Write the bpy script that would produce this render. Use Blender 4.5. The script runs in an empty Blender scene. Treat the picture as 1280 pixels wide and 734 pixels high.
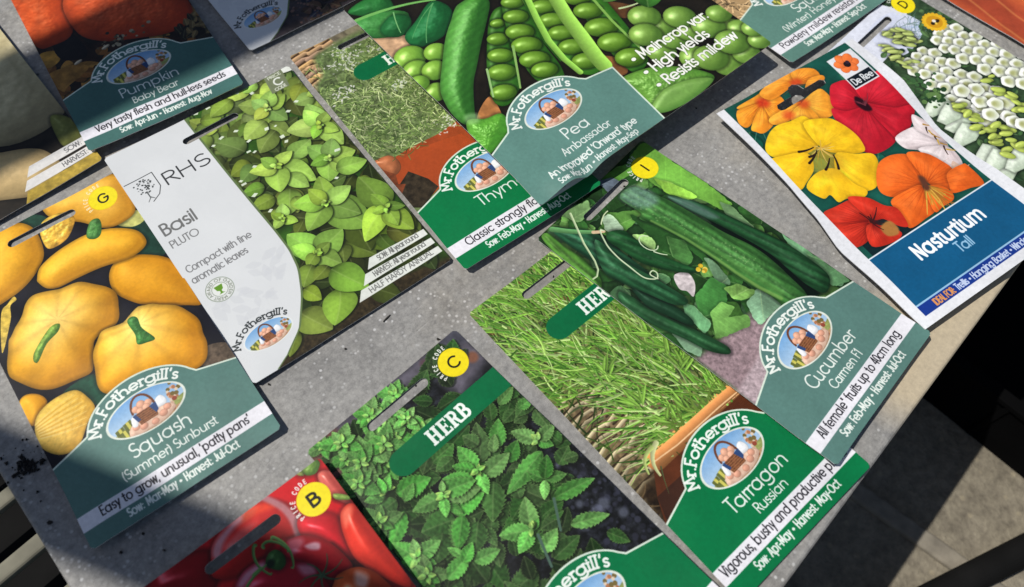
import bpy, math, random
import numpy as np
from mathutils import Vector, Matrix
from mathutils.geometry import delaunay_2d_cdt

# ------------------------------------------------------------------ camera, world, sun, exposure
SC = bpy.context.scene
COL = SC.collection
CAM_H = 0.32005
cd = bpy.data.cameras.new("camera")
cam = bpy.data.objects.new("camera", cd)
COL.objects.link(cam)
cd.sensor_fit = 'HORIZONTAL'
cd.sensor_width = 36.0
cd.lens = 36.0 * 1000.86 / 1280.0
cd.clip_start = 0.01
cd.clip_end = 50.0
_r = Vector((0.99833682, 0.05097738, 0.02692406))
_u = Vector((-0.05765065, 0.8827756, 0.46624419))
_f = Vector((0.0, 0.46702093, -0.88424626))
cam.matrix_world = Matrix(((_r.x, _u.x, -_f.x, 0), (_r.y, _u.y, -_f.y, 0), (_r.z, _u.z, -_f.z, CAM_H), (0, 0, 0, 1)))
cd.dof.use_dof = True
cd.dof.focus_distance = 0.375
cd.dof.aperture_fstop = 9.0
SC.camera = cam

SUN_EL, SUN_AZ = math.radians(60), math.radians(6)      # light travels towards azimuth SUN_AZ (measured from +x)
W = bpy.data.worlds.new("World")
SC.world = W
W.use_nodes = True
wn = W.node_tree.nodes
wl = W.node_tree.links
bgn = wn.get("Background")
sky = wn.new("ShaderNodeTexSky")
sky.sky_type = 'NISHITA'
sky.sun_disc = False
sky.sun_elevation = SUN_EL
sky.sun_rotation = math.radians(270) - SUN_AZ
wl.new(sky.outputs[0], bgn.inputs[0])
bgn.inputs[1].default_value = 0.05
sd_ = bpy.data.lights.new("sun", 'SUN')
sd_.energy = 3.45
sd_.angle = math.radians(0.5)
sd_.color = (1.0, 0.955, 0.89)
sun = bpy.data.objects.new("sun", sd_)
COL.objects.link(sun)
_d = Vector((math.cos(SUN_EL) * math.cos(SUN_AZ), math.cos(SUN_EL) * math.sin(SUN_AZ), -math.sin(SUN_EL)))
sun.rotation_euler = _d.to_track_quat('-Z', 'Y').to_euler()
SC.view_settings.view_transform = 'Standard'
SC.view_settings.look = 'None'
SC.view_settings.exposure = 0.0
SC.view_settings.gamma = 1.0
SC.view_settings.use_curve_mapping = False
SC.cycles.max_bounces = 6

# ------------------------------------------------------------------ object helpers
def link(name, me, mat=None, parent=None):
    o = bpy.data.objects.new(name, me)
    COL.objects.link(o)
    if mat is not None:
        me.materials.append(mat)
    if parent is not None:
        o.parent = parent
    return o

def empty(name, loc=(0, 0, 0), rz=0.0):
    o = bpy.data.objects.new(name, None)
    o.empty_display_size = 0.02
    o.location = loc
    o.rotation_euler = (0, 0, rz)
    COL.objects.link(o)
    return o

def tag(o, label=None, cat=None, group=None, kind=None):
    if label: o['label'] = label
    if cat: o['category'] = cat
    if group: o['group'] = group
    if kind: o['kind'] = kind
    return o

def mesh(name, verts, faces, smooth=False):
    me = bpy.data.meshes.new(name)
    me.from_pydata([tuple(map(float, v)) for v in verts], [], [tuple(map(int, f)) for f in faces])
    me.update()
    if smooth:
        me.polygons.foreach_set('use_smooth', [True] * len(me.polygons))
    return me

def boxes_mesh(name, boxes, bevel=0.0):
    """boxes: list of (frame 4x4, (sx,sy,sz)); joined into one mesh"""
    import bmesh
    bm = bmesh.new()
    for M, s in boxes:
        bmesh.ops.create_cube(bm, size=1.0, matrix=M @ Matrix.Diagonal((s[0], s[1], s[2], 1)))
    if bevel:
        bmesh.ops.bevel(bm, geom=bm.edges[:], offset=bevel, segments=3, profile=0.5, affect='EDGES', clamp_overlap=True)
    me = bpy.data.meshes.new(name)
    bm.to_mesh(me)
    bm.free()
    return me

def tube_mesh(name, a, b, r, n=24):
    a, b = Vector(a), Vector(b)
    d = (b - a).normalized()
    x = d.orthogonal().normalized()
    y = d.cross(x)
    V, F = [], []
    for c in (a, b):
        for i in range(n):
            t = 2 * math.pi * i / n
            V.append(c + x * (r * math.cos(t)) + y * (r * math.sin(t)))
    for i in range(n):
        j = (i + 1) % n
        F.append((i, j, n + j, n + i))
    F.append(tuple(range(n - 1, -1, -1)))
    F.append(tuple(range(n, 2 * n)))
    return mesh(name, V, F)

def nodes_mat(name):
    m = bpy.data.materials.new(name)
    m.use_nodes = True
    nt = m.node_tree
    b = nt.nodes["Principled BSDF"]
    def N(t, **kw):
        n = nt.nodes.new(t)
        for k, v in kw.items():
            if k in n.inputs.keys(): n.inputs[k].default_value = v
            else: setattr(n, k, v)
        return n
    return m, nt, b, N, nt.links.new

def plain_mat(name, col, rough=0.6, noise=0.12, scale=60.0, metal=0.0, bump=0.0, spec=0.5):
    m, nt, b, N, L = nodes_mat(name)
    tc = N("ShaderNodeTexCoord")
    nz = N("ShaderNodeTexNoise", Scale=scale, Detail=6.0)
    L(tc.outputs['Object'], nz.inputs['Vector'])
    cr = N("ShaderNodeValToRGB")
    cr.color_ramp.elements[0].position = 0.3
    cr.color_ramp.elements[1].position = 0.72
    cr.color_ramp.elements[0].color = tuple(c * (1 - noise) for c in col) + (1,)
    cr.color_ramp.elements[1].color = tuple(min(1, c * (1 + noise)) for c in col) + (1,)
    L(nz.outputs['Fac'], cr.inputs[0])
    L(cr.outputs[0], b.inputs['Base Color'])
    b.inputs['Roughness'].default_value = rough
    b.inputs['Metallic'].default_value = metal
    b.inputs['Specular IOR Level'].default_value = spec
    if bump:
        bp = N("ShaderNodeBump", Strength=bump, Distance=0.002)
        L(nz.outputs['Fac'], bp.inputs['Height'])
        L(bp.outputs[0], b.inputs['Normal'])
    return m

# ------------------------------------------------------------------ ground, bench
GZ = -0.21
def ground():
    m, nt, b, N, L = nodes_mat("concrete_paving")
    tc = N("ShaderNodeTexCoord")
    n1 = N("ShaderNodeTexNoise", Scale=9.0, Detail=8.0, Roughness=0.65)
    n2 = N("ShaderNodeTexNoise", Scale=160.0, Detail=4.0, Roughness=0.7)
    vo = N("ShaderNodeTexVoronoi", Scale=85.0)
    for n in (n1, n2, vo): L(tc.outputs['Object'], n.inputs['Vector'])
    r1 = N("ShaderNodeValToRGB")
    r1.color_ramp.elements[0].position, r1.color_ramp.elements[1].position = 0.32, 0.7
    r1.color_ramp.elements[0].color = (0.175, 0.157, 0.118, 1)
    r1.color_ramp.elements[1].color = (0.31, 0.28, 0.222, 1)
    L(n1.outputs['Fac'], r1.inputs[0])
    r2 = N("ShaderNodeValToRGB")
    r2.color_ramp.elements[0].position, r2.color_ramp.elements[1].position = 0.3, 0.75
    r2.color_ramp.elements[0].color = (0.62, 0.6, 0.58, 1)
    r2.color_ramp.elements[1].color = (1.3, 1.28, 1.22, 1)
    L(n2.outputs['Fac'], r2.inputs[0])
    mx = N("ShaderNodeMix", data_type='RGBA', blend_type='MULTIPLY')
    mx.inputs[0].default_value = 1.0
    L(r1.outputs[0], mx.inputs[6]); L(r2.outputs[0], mx.inputs[7])
    r3 = N("ShaderNodeValToRGB")
    r3.color_ramp.elements[0].position, r3.color_ramp.elements[1].position = 0.08, 0.2
    r3.color_ramp.elements[0].color = (1.7, 1.65, 1.5, 1)
    r3.color_ramp.elements[1].color = (1, 1, 1, 1)
    L(vo.outputs['Distance'], r3.inputs[0])
    m2 = N("ShaderNodeMix", data_type='RGBA', blend_type='MULTIPLY')
    m2.inputs[0].default_value = 0.5
    L(mx.outputs[2], m2.inputs[6]); L(r3.outputs[0], m2.inputs[7])
    L(m2.outputs[2], b.inputs['Base Color'])
    b.inputs['Roughness'].default_value = 0.9
    bp = N("ShaderNodeBump", Strength=0.5, Distance=0.004)
    L(n2.outputs['Fac'], bp.inputs['Height']); L(bp.outputs[0], b.inputs['Normal'])
    s = 12.0
    g = link("ground", mesh("ground", [(-s, -s, GZ), (s, -s, GZ), (s, s, GZ), (-s, s, GZ)], [(0, 1, 2, 3)]), m)
    tag(g, kind='structure')
    # raised joint strip between two slabs of the paving
    mj = plain_mat("mortar_joint", (0.24, 0.215, 0.17), 0.9, 0.25, 120.0, bump=0.4)
    c = Vector((0.283, 0.1114, GZ))
    d = Vector((0.0259, -0.0192, 0)).normalized()
    M = Matrix(((d.x, -d.y, 0, c.x), (d.y, d.x, 0, c.y), (0, 0, 1, c.z), (0, 0, 0, 1)))
    j = link("paving_joint", boxes_mesh("paving_joint", [(M, (3.0, 0.013, 0.008))], 0.0025), mj)
    tag(j, kind='structure')

# bench plan: corner, direction of the front edge, direction of the left edge (table surface z = 0)
EL0, EL1 = Vector((-0.19859, 0.07411)), Vector((-0.15925, 0.03441))
ER0, ER1 = Vector((0.24018, 0.20268)), Vector((0.16836, 0.11768))
dA = (ER0 - ER1).normalized()
dB = (EL0 - EL1).normalized()
def _isect(p, d, q, e):
    k = ((q.x - p.x) * e.y - (q.y - p.y) * e.x) / (d.x * e.y - d.y * e.x)
    return p + d * k
PC = _isect(EL1, dB, ER1, dA)

FR0, FR1 = Vector((0.149, 0.019, GZ + .012)), Vector((0.58, 0.231, GZ + .012))
def bench():
    t = empty("display_bench", (PC.x + dA.x * .6 + dB.x * .35, PC.y + dA.y * .6 + dB.y * .35, GZ))
    tag(t, "worn grey galvanised bench carrying all the seed packets, speckled and dirty", "bench")
    m, nt, b, N, L = nodes_mat("galvanised_sheet")
    tc = N("ShaderNodeTexCoord")
    nA = N("ShaderNodeTexNoise", Scale=16.0, Detail=9.0, Roughness=0.72)
    nB = N("ShaderNodeTexNoise", Scale=330.0, Detail=5.0, Roughness=0.8)
    vo = N("ShaderNodeTexVoronoi", Scale=430.0)
    vo.inputs['Randomness'].default_value = 1.0
    vd = N("ShaderNodeTexVoronoi", Scale=75.0)
    nM = N("ShaderNodeTexNoise", Scale=28.0, Detail=3.0)
    for n in (nA, nB, vo, vd, nM): L(tc.outputs['Object'], n.inputs['Vector'])
    r1 = N("ShaderNodeValToRGB")
    e = r1.color_ramp.elements
    e[0].position, e[1].position = 0.3, 0.72
    e[0].color, e[1].color = (0.205, 0.202, 0.195, 1), (0.425, 0.416, 0.396, 1)
    L(nA.outputs['Fac'], r1.inputs[0])
    r2 = N("ShaderNodeValToRGB")
    e = r2.color_ramp.elements
    e[0].position, e[1].position = 0.3, 0.72
    e[0].color, e[1].color = (0.6, 0.6, 0.61, 1), (1.32, 1.32, 1.3, 1)
    L(nB.outputs['Fac'], r2.inputs[0])
    mx = N("ShaderNodeMix", data_type='RGBA', blend_type='MULTIPLY'); mx.inputs[0].default_value = 1.0
    L(r1.outputs[0], mx.inputs[6]); L(r2.outputs[0], mx.inputs[7])
    # pale specks, clustered
    sp = N("ShaderNodeMapRange"); sp.inputs[1].default_value = 0.36; sp.inputs[2].default_value = 0.2
    L(vo.outputs['Distance'], sp.inputs[0])
    cl = N("ShaderNodeMapRange"); cl.inputs[1].default_value = 0.40; cl.inputs[2].default_value = 0.60
    L(nM.outputs['Fac'], cl.inputs[0])
    rnd = N("ShaderNodeMapRange"); rnd.inputs[1].default_value = 0.45; rnd.inputs[2].default_value = 0.7
    L(vo.outputs['Color'], rnd.inputs[0])
    mu = N("ShaderNodeMath", operation='MULTIPLY'); L(sp.outputs[0], mu.inputs[0]); L(cl.outputs[0], mu.inputs[1])
    mu2 = N("ShaderNodeMath", operation='MULTIPLY'); L(mu.outputs[0], mu2.inputs[0]); L(rnd.outputs[0], mu2.inputs[1])
    mp = N("ShaderNodeMix", data_type='RGBA'); L(mu2.outputs[0], mp.inputs[0]); L(mx.outputs[2], mp.inputs[6])
    mp.inputs[7].default_value = (0.55, 0.55, 0.54, 1)
    # tan weathering in broad patches, fine scratches
    nt1 = N("ShaderNodeTexNoise", Scale=9.0, Detail=8.0, Roughness=0.7); L(tc.outputs['Object'], nt1.inputs['Vector'])
    tm = N("ShaderNodeMapRange"); tm.inputs[1].default_value = 0.5; tm.inputs[2].default_value = 0.72; tm.inputs[4].default_value = 0.45; L(nt1.outputs['Fac'], tm.inputs[0])
    mt_ = N("ShaderNodeMix", data_type='RGBA', blend_type='MULTIPLY'); L(tm.outputs[0], mt_.inputs[0]); L(mp.outputs[2], mt_.inputs[6]); mt_.inputs[7].default_value = (1.05, 0.93, 0.74, 1)
    mpg = N("ShaderNodeMapping"); mpg.inputs['Scale'].default_value = (1.0, 22.0, 1.0); mpg.inputs['Rotation'].default_value = (0, 0, 0.5); L(tc.outputs['Object'], mpg.inputs[0])
    ns_ = N("ShaderNodeTexNoise", Scale=34.0, Detail=3.0); L(mpg.outputs[0], ns_.inputs['Vector'])
    sm = N("ShaderNodeMapRange"); sm.inputs[1].default_value = 0.69; sm.inputs[2].default_value = 0.74; sm.inputs[4].default_value = 0.4; L(ns_.outputs['Fac'], sm.inputs[0])
    msx = N("ShaderNodeMix", data_type='RGBA'); L(sm.outputs[0], msx.inputs[0]); L(mt_.outputs[2], msx.inputs[6]); msx.inputs[7].default_value = (0.5, 0.49, 0.47, 1)
    mp = msx
    # sparse dark grit
    dk = N("ShaderNodeMapRange"); dk.inputs[1].default_value = 0.10; dk.inputs[2].default_value = 0.05
    L(vd.outputs['Distance'], dk.inputs[0])
    dr = N("ShaderNodeMapRange"); dr.inputs[1].default_value = 0.86; dr.inputs[2].default_value = 0.9
    L(vd.outputs['Color'], dr.inputs[0])
    dm = N("ShaderNodeMath", operation='MULTIPLY'); L(dk.outputs[0], dm.inputs[0]); L(dr.outputs[0], dm.inputs[1])
    md = N("ShaderNodeMix", data_type='RGBA'); L(dm.outputs[0], md.inputs[0]); L(mp.outputs[2], md.inputs[6])
    md.inputs[7].default_value = (0.02, 0.018, 0.016, 1)
    # cream tint painted for sun glare on the front lip, stopped at the shade (object space y of the top = distance from the front edge)
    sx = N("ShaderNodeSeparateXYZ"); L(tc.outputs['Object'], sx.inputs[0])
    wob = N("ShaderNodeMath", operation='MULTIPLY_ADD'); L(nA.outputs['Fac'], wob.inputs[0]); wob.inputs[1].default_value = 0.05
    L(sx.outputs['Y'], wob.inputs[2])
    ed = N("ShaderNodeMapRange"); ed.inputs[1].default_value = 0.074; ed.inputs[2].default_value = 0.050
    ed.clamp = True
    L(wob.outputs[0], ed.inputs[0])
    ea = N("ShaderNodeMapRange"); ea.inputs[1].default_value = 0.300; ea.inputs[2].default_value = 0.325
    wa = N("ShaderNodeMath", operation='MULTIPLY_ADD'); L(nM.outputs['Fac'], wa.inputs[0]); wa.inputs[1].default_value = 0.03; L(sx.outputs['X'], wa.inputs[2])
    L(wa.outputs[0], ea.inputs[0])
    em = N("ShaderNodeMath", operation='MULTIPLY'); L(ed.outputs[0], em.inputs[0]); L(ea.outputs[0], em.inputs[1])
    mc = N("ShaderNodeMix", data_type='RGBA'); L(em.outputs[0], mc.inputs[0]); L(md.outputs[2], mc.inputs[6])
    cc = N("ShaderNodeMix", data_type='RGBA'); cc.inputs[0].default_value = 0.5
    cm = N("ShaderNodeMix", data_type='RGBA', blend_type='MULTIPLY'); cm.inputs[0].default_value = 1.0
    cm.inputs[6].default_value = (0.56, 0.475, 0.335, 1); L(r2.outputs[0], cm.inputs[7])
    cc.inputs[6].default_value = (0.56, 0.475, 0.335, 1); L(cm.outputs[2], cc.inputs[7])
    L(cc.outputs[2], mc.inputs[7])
    # rusty, stained patches along the left end
    rn = N("ShaderNodeTexNoise", Scale=38.0, Detail=5.0, Roughness=0.65); L(tc.outputs['Object'], rn.inputs['Vector'])
    rm = N("ShaderNodeMapRange"); rm.inputs[1].default_value = 0.54; rm.inputs[2].default_value = 0.70; L(rn.outputs['Fac'], rm.inputs[0])
    le = N("ShaderNodeVectorMath", operation='DOT_PRODUCT'); L(tc.outputs['Object'], le.inputs[0]); le.inputs[1].default_value = (0.9965, 0.083, 0)
    lr = N("ShaderNodeMapRange"); lr.inputs[1].default_value = 0.034; lr.inputs[2].default_value = 0.008; L(le.outputs['Value'], lr.inputs[0])
    rk = N("ShaderNodeMath", operation='MULTIPLY'); L(rm.outputs[0], rk.inputs[0]); L(lr.outputs[0], rk.inputs[1])
    rk2 = N("ShaderNodeMath", operation='MULTIPLY'); L(rk.outputs[0], rk2.inputs[0]); rk2.inputs[1].default_value = 0.75
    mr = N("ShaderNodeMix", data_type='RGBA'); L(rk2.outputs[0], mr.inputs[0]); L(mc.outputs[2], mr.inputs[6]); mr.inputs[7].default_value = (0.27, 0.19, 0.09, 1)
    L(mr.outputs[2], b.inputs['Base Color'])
    b.inputs['Metallic'].default_value = 0.0
    b.inputs['Roughness'].default_value = 0.55
    b.inputs['Specular IOR Level'].default_value = 0.35
    bp = N("ShaderNodeBump", Strength=0.35, Distance=0.0006)
    L(nB.outputs['Fac'], bp.inputs['Height']); L(bp.outputs[0], b.inputs['Normal'])
    # top: object axes x along the front edge, y inward
    nrm = Vector((-dA.y, dA.x))
    Mt = Matrix(((dA.x, nrm.x, 0, PC.x), (dA.y, nrm.y, 0, PC.y), (0, 0, 1, 0), (0, 0, 0, 1)))
    bx, by = dB.dot(dA), dB.dot(nrm)
    LA, LB, TH = 1.3, 0.8, 0.006
    import bmesh
    bm = bmesh.new()
    q = [(0, 0), (LA, 0), (LA + bx * LB, by * LB), (bx * LB, by * LB)]
    top = [bm.verts.new((x, y, 0)) for x, y in q]
    bot = [bm.verts.new((x, y, -TH)) for x, y in q]
    bm.faces.new(top); bm.faces.new(bot[::-1])
    for i in range(4):
        bm.faces.new((bot[i], bot[(i + 1) % 4], top[(i + 1) % 4], top[i]))
    bmesh.ops.recalc_face_normals(bm, faces=bm.faces[:])
    bmesh.ops.bevel(bm, geom=[e for e in bm.edges], offset=0.0018, segments=3, profile=0.5, affect='EDGES')
    bmesh.ops.recalc_face_normals(bm, faces=bm.faces[:])
    me = bpy.data.meshes.new("bench_top"); bm.to_mesh(me); bm.free()
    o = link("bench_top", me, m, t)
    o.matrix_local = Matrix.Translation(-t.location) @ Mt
    dark = plain_mat("black_steel_and_shade", (0.008, 0.008, 0.008), 0.9, 0.3, 40.0, spec=.12)  # black steel for the legs, black fill for the shade stand-ins
    pale = plain_mat("weathered_wood_slat", (0.23, 0.22, 0.165), 0.8, 0.25, 50.0, bump=0.3)
    TL_ = Matrix.Translation(-t.location)
    def part(name, me, mt):
        o = link(name, me, mt, t); o.matrix_local = TL_; return o
    def fr(a, bb, z):
        p = PC + dA * a + dB * bb
        return Matrix(((dA.x, nrm.x, 0, p.x), (dA.y, nrm.y, 0, p.y), (0, 0, 1, z), (0, 0, 0, 1)))
    for a, bb in ((0.06, 0.06), (1.1, 0.06), (0.06, 0.7), (1.1, 0.7)):
        part("leg", boxes_mesh("leg", [(fr(a, bb, (GZ - TH) / 2), (0.03, 0.03, -GZ - TH - .001))], .002), dark)
    # pale slats past the left end, over an added black sheet for deep shade
    part("shade_sheet", boxes_mesh("shade_sheet", [(fr(-0.14, 0.22, -0.125), (0.32, 0.62, 0.008))], .002), dark)
    for bb, ww in ((0.237, .006), (0.267, .0092), (0.2985, .0085), (0.33, .0085)):
        part("shelf_slat", boxes_mesh("shelf_slat", [(fr(-0.14, bb, -0.093), (0.31, ww, 0.006))], .002), pale)
    part("shadow_bar", tube_mesh("shadow_bar", FR0, FR1, 0.0088), dark)  # black tube added in place of a bar-shaped shadow on the paving
    return t, part, fr, pale, dark

# ------------------------------------------------------------------ unseen tubes added to throw the two broad shadows
def shadow_casters():
    m = plain_mat("grey_shadow_tube", (0.25, 0.25, 0.26), 0.5, 0.1, 20.0)
    t = tag(empty("shadow_tubes", (-1.2, 0.2, GZ)), "unseen grey tubes added left of the bench to cast broad shadows", "shadow tubes")
    k = 1 / math.tan(SUN_EL)
    def up(p, h): return Vector((p[0] - h * k * math.cos(SUN_AZ), p[1] - h * k * math.sin(SUN_AZ), h))
    TL_ = Matrix.Translation(-t.location)
    def part(name, a, b, r):
        o = link(name, tube_mesh(name, a, b, r), m, t); o.matrix_local = TL_; return o
    part("pole", up((-0.45, 0.150), 0.75), up((-0.012, 0.017), 1.15), 0.0195)
    part("pole", up((-0.578, -0.0264), 0.95), up((0.19, 0.6416), 1.25), 0.035)
    part("upright", Vector((-1.0, -0.35, GZ)), Vector((-1.0, -0.35, 1.4)), 0.02)
    return t

def shade_box():
    """dark box added on the paving to fill a shaded area: floor, four walls with ribs and a turned rim"""
    m = plain_mat("shade_black", (0.003, 0.003, 0.0032), 0.9, 0.2, 30.0, spec=.05)  # near-black colour so the added box passes for deep shade
    p0, p1 = Vector((0.33167, 0.18079)), Vector((0.35414, 0.1598))
    d = (p1 - p0).normalized(); n = Vector((-d.y, d.x))
    o = p0 - d * 0.10
    Lx, Ly, Hh, th = 0.40, 0.30, 0.055, 0.004
    c = o + d * (Lx / 2) + n * (Ly / 2)
    t = tag(empty("added_shade_box", (c.x, c.y, GZ), math.atan2(d.y, d.x)), "dark box added on the paving to fill the black shaded area beyond the bench's front edge", "shade_box")
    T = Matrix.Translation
    link("shade_box_floor", boxes_mesh("shade_box_floor", [(T((0, 0, .003)), (Lx - .002, Ly - .002, .005))], .001), m, t)
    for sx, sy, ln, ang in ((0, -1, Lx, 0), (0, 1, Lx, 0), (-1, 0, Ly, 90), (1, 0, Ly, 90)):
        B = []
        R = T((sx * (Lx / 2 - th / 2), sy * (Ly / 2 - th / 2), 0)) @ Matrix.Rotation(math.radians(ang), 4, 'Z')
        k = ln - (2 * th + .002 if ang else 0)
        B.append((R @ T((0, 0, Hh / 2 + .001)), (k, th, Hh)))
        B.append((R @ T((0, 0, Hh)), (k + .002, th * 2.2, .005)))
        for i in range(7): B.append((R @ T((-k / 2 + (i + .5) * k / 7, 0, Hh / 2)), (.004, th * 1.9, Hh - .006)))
        link("shade_box_wall", boxes_mesh("shade_box_wall", B, .0008), m, t)
    return t

def crumbs():
    """small spill of dark potting soil on the sheet"""
    m = plain_mat("dark_soil", (0.012, 0.010, 0.009), 0.95, 0.4, 300.0)
    r = random.Random(4)
    V, F = [], []
    cx, cy = -0.1901, 0.07895
    for i in range(110):
        x, y = cx + r.gauss(0, .0026 if i % 4 else .006), cy + r.gauss(0, .002 if i % 4 else .005)
        s = .0002 + .0011 * r.random() ** 2.2
        k = len(V)
        for p in ((1, 0, 0), (-1, 0, 0), (0, 1, 0), (0, -1, 0), (0, 0, 1), (0, 0, -.6)):
            V.append((x - cx + s * (p[0] + r.uniform(-.4, .4)), y - cy + s * (p[1] + r.uniform(-.4, .4)), s * .55 + s * .8 * p[2]))
        for f in ((0, 2, 4), (2, 1, 4), (1, 3, 4), (3, 0, 4), (2, 0, 5), (1, 2, 5), (3, 1, 5), (0, 3, 5)):
            F.append(tuple(k + q for q in f))
    o = link("soil_crumbs", mesh("soil_crumbs", V, F), m)
    o.location = (cx, cy, 0)
    tag(o, "small spill of black soil crumbs on the bench left of the squash packet", "soil", kind='stuff')
    return o

def grit():
    """dark flecks and bits of dry stalk lying on the sheet between the packets"""
    m = plain_mat("dry_stalk", (0.02, 0.017, 0.013), 0.9, 0.4, 300.0)
    r = random.Random(9)
    V, F = [], []
    def bit(x, y, ln, w, a, h=.0006):
        k = len(V); c, s = math.cos(a), math.sin(a)
        for z in (0.00005, h):
            for u, v in ((-1, -.6), (-.2, -1), (1, -.5), (1, .5), (0, 1), (-1, .7)):
                u *= ln / 2 * r.uniform(.8, 1.1); v *= w / 2 * r.uniform(.7, 1.2)
                V.append((x + u * c - v * s, y + u * s + v * c, z))
        F.append(tuple(k + q for q in (5, 4, 3, 2, 1, 0))); F.append(tuple(k + 6 + q for q in range(6)))
        for i in range(6): F.append((k + i, k + (i + 1) % 6, k + 6 + (i + 1) % 6, k + 6 + i))
    for (x, y, ln, w, a) in GRIT: bit(x, y, ln, w, a)
    for i in range(46):
        p = PC + dA * r.uniform(.02, .40) + dB * r.uniform(.02, .42)
        bit(p.x, p.y, r.uniform(.0005, .0014), r.uniform(.0004, .0009), r.uniform(0, 3.1))
    o = link("grit", mesh("grit", V, F), m)
    tag(o, "scattered dark grit and bits of dry stalk on the bench between the packets", "grit", kind='stuff')
# ------------------------------------------------------------------ printed artwork, drawn in millimetres of each packet
PP = 7.0                                                # print dots per millimetre

def vr(c, lo, hi, r):
    k = r.uniform(lo, hi)
    return tuple(v * k for v in c)

def c255(*c): return np.array(c, np.float32) / 255.0

def smooth_poly(pts, k=6):
    p = np.array(pts, float); n = len(p); out = []
    for i in range(n):
        a, b, c, d = p[i - 1], p[i], p[(i + 1) % n], p[(i + 2) % n]
        for t in np.linspace(0, 1, k, endpoint=False):
            out.append(0.5 * ((2 * b) + (c - a) * t + (2 * a - 5 * b + 4 * c - d) * t * t + (3 * b - a - 3 * c + d) * t ** 3))
    return np.array(out)

def boxblur(a, r):
    r = int(r)
    if r < 1: return a
    for ax in (0, 1):
        n = a.shape[ax]
        pad = [(0, 0)] * a.ndim; pad[ax] = (r + 1, r)
        c = np.cumsum(np.pad(a, pad, mode='edge'), axis=ax)
        hi = np.take(c, np.arange(2 * r + 1, n + 2 * r + 1), axis=ax)
        lo = np.take(c, np.arange(0, n), axis=ax)
        a = (hi - lo) / (2 * r + 1)
    return a

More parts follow.
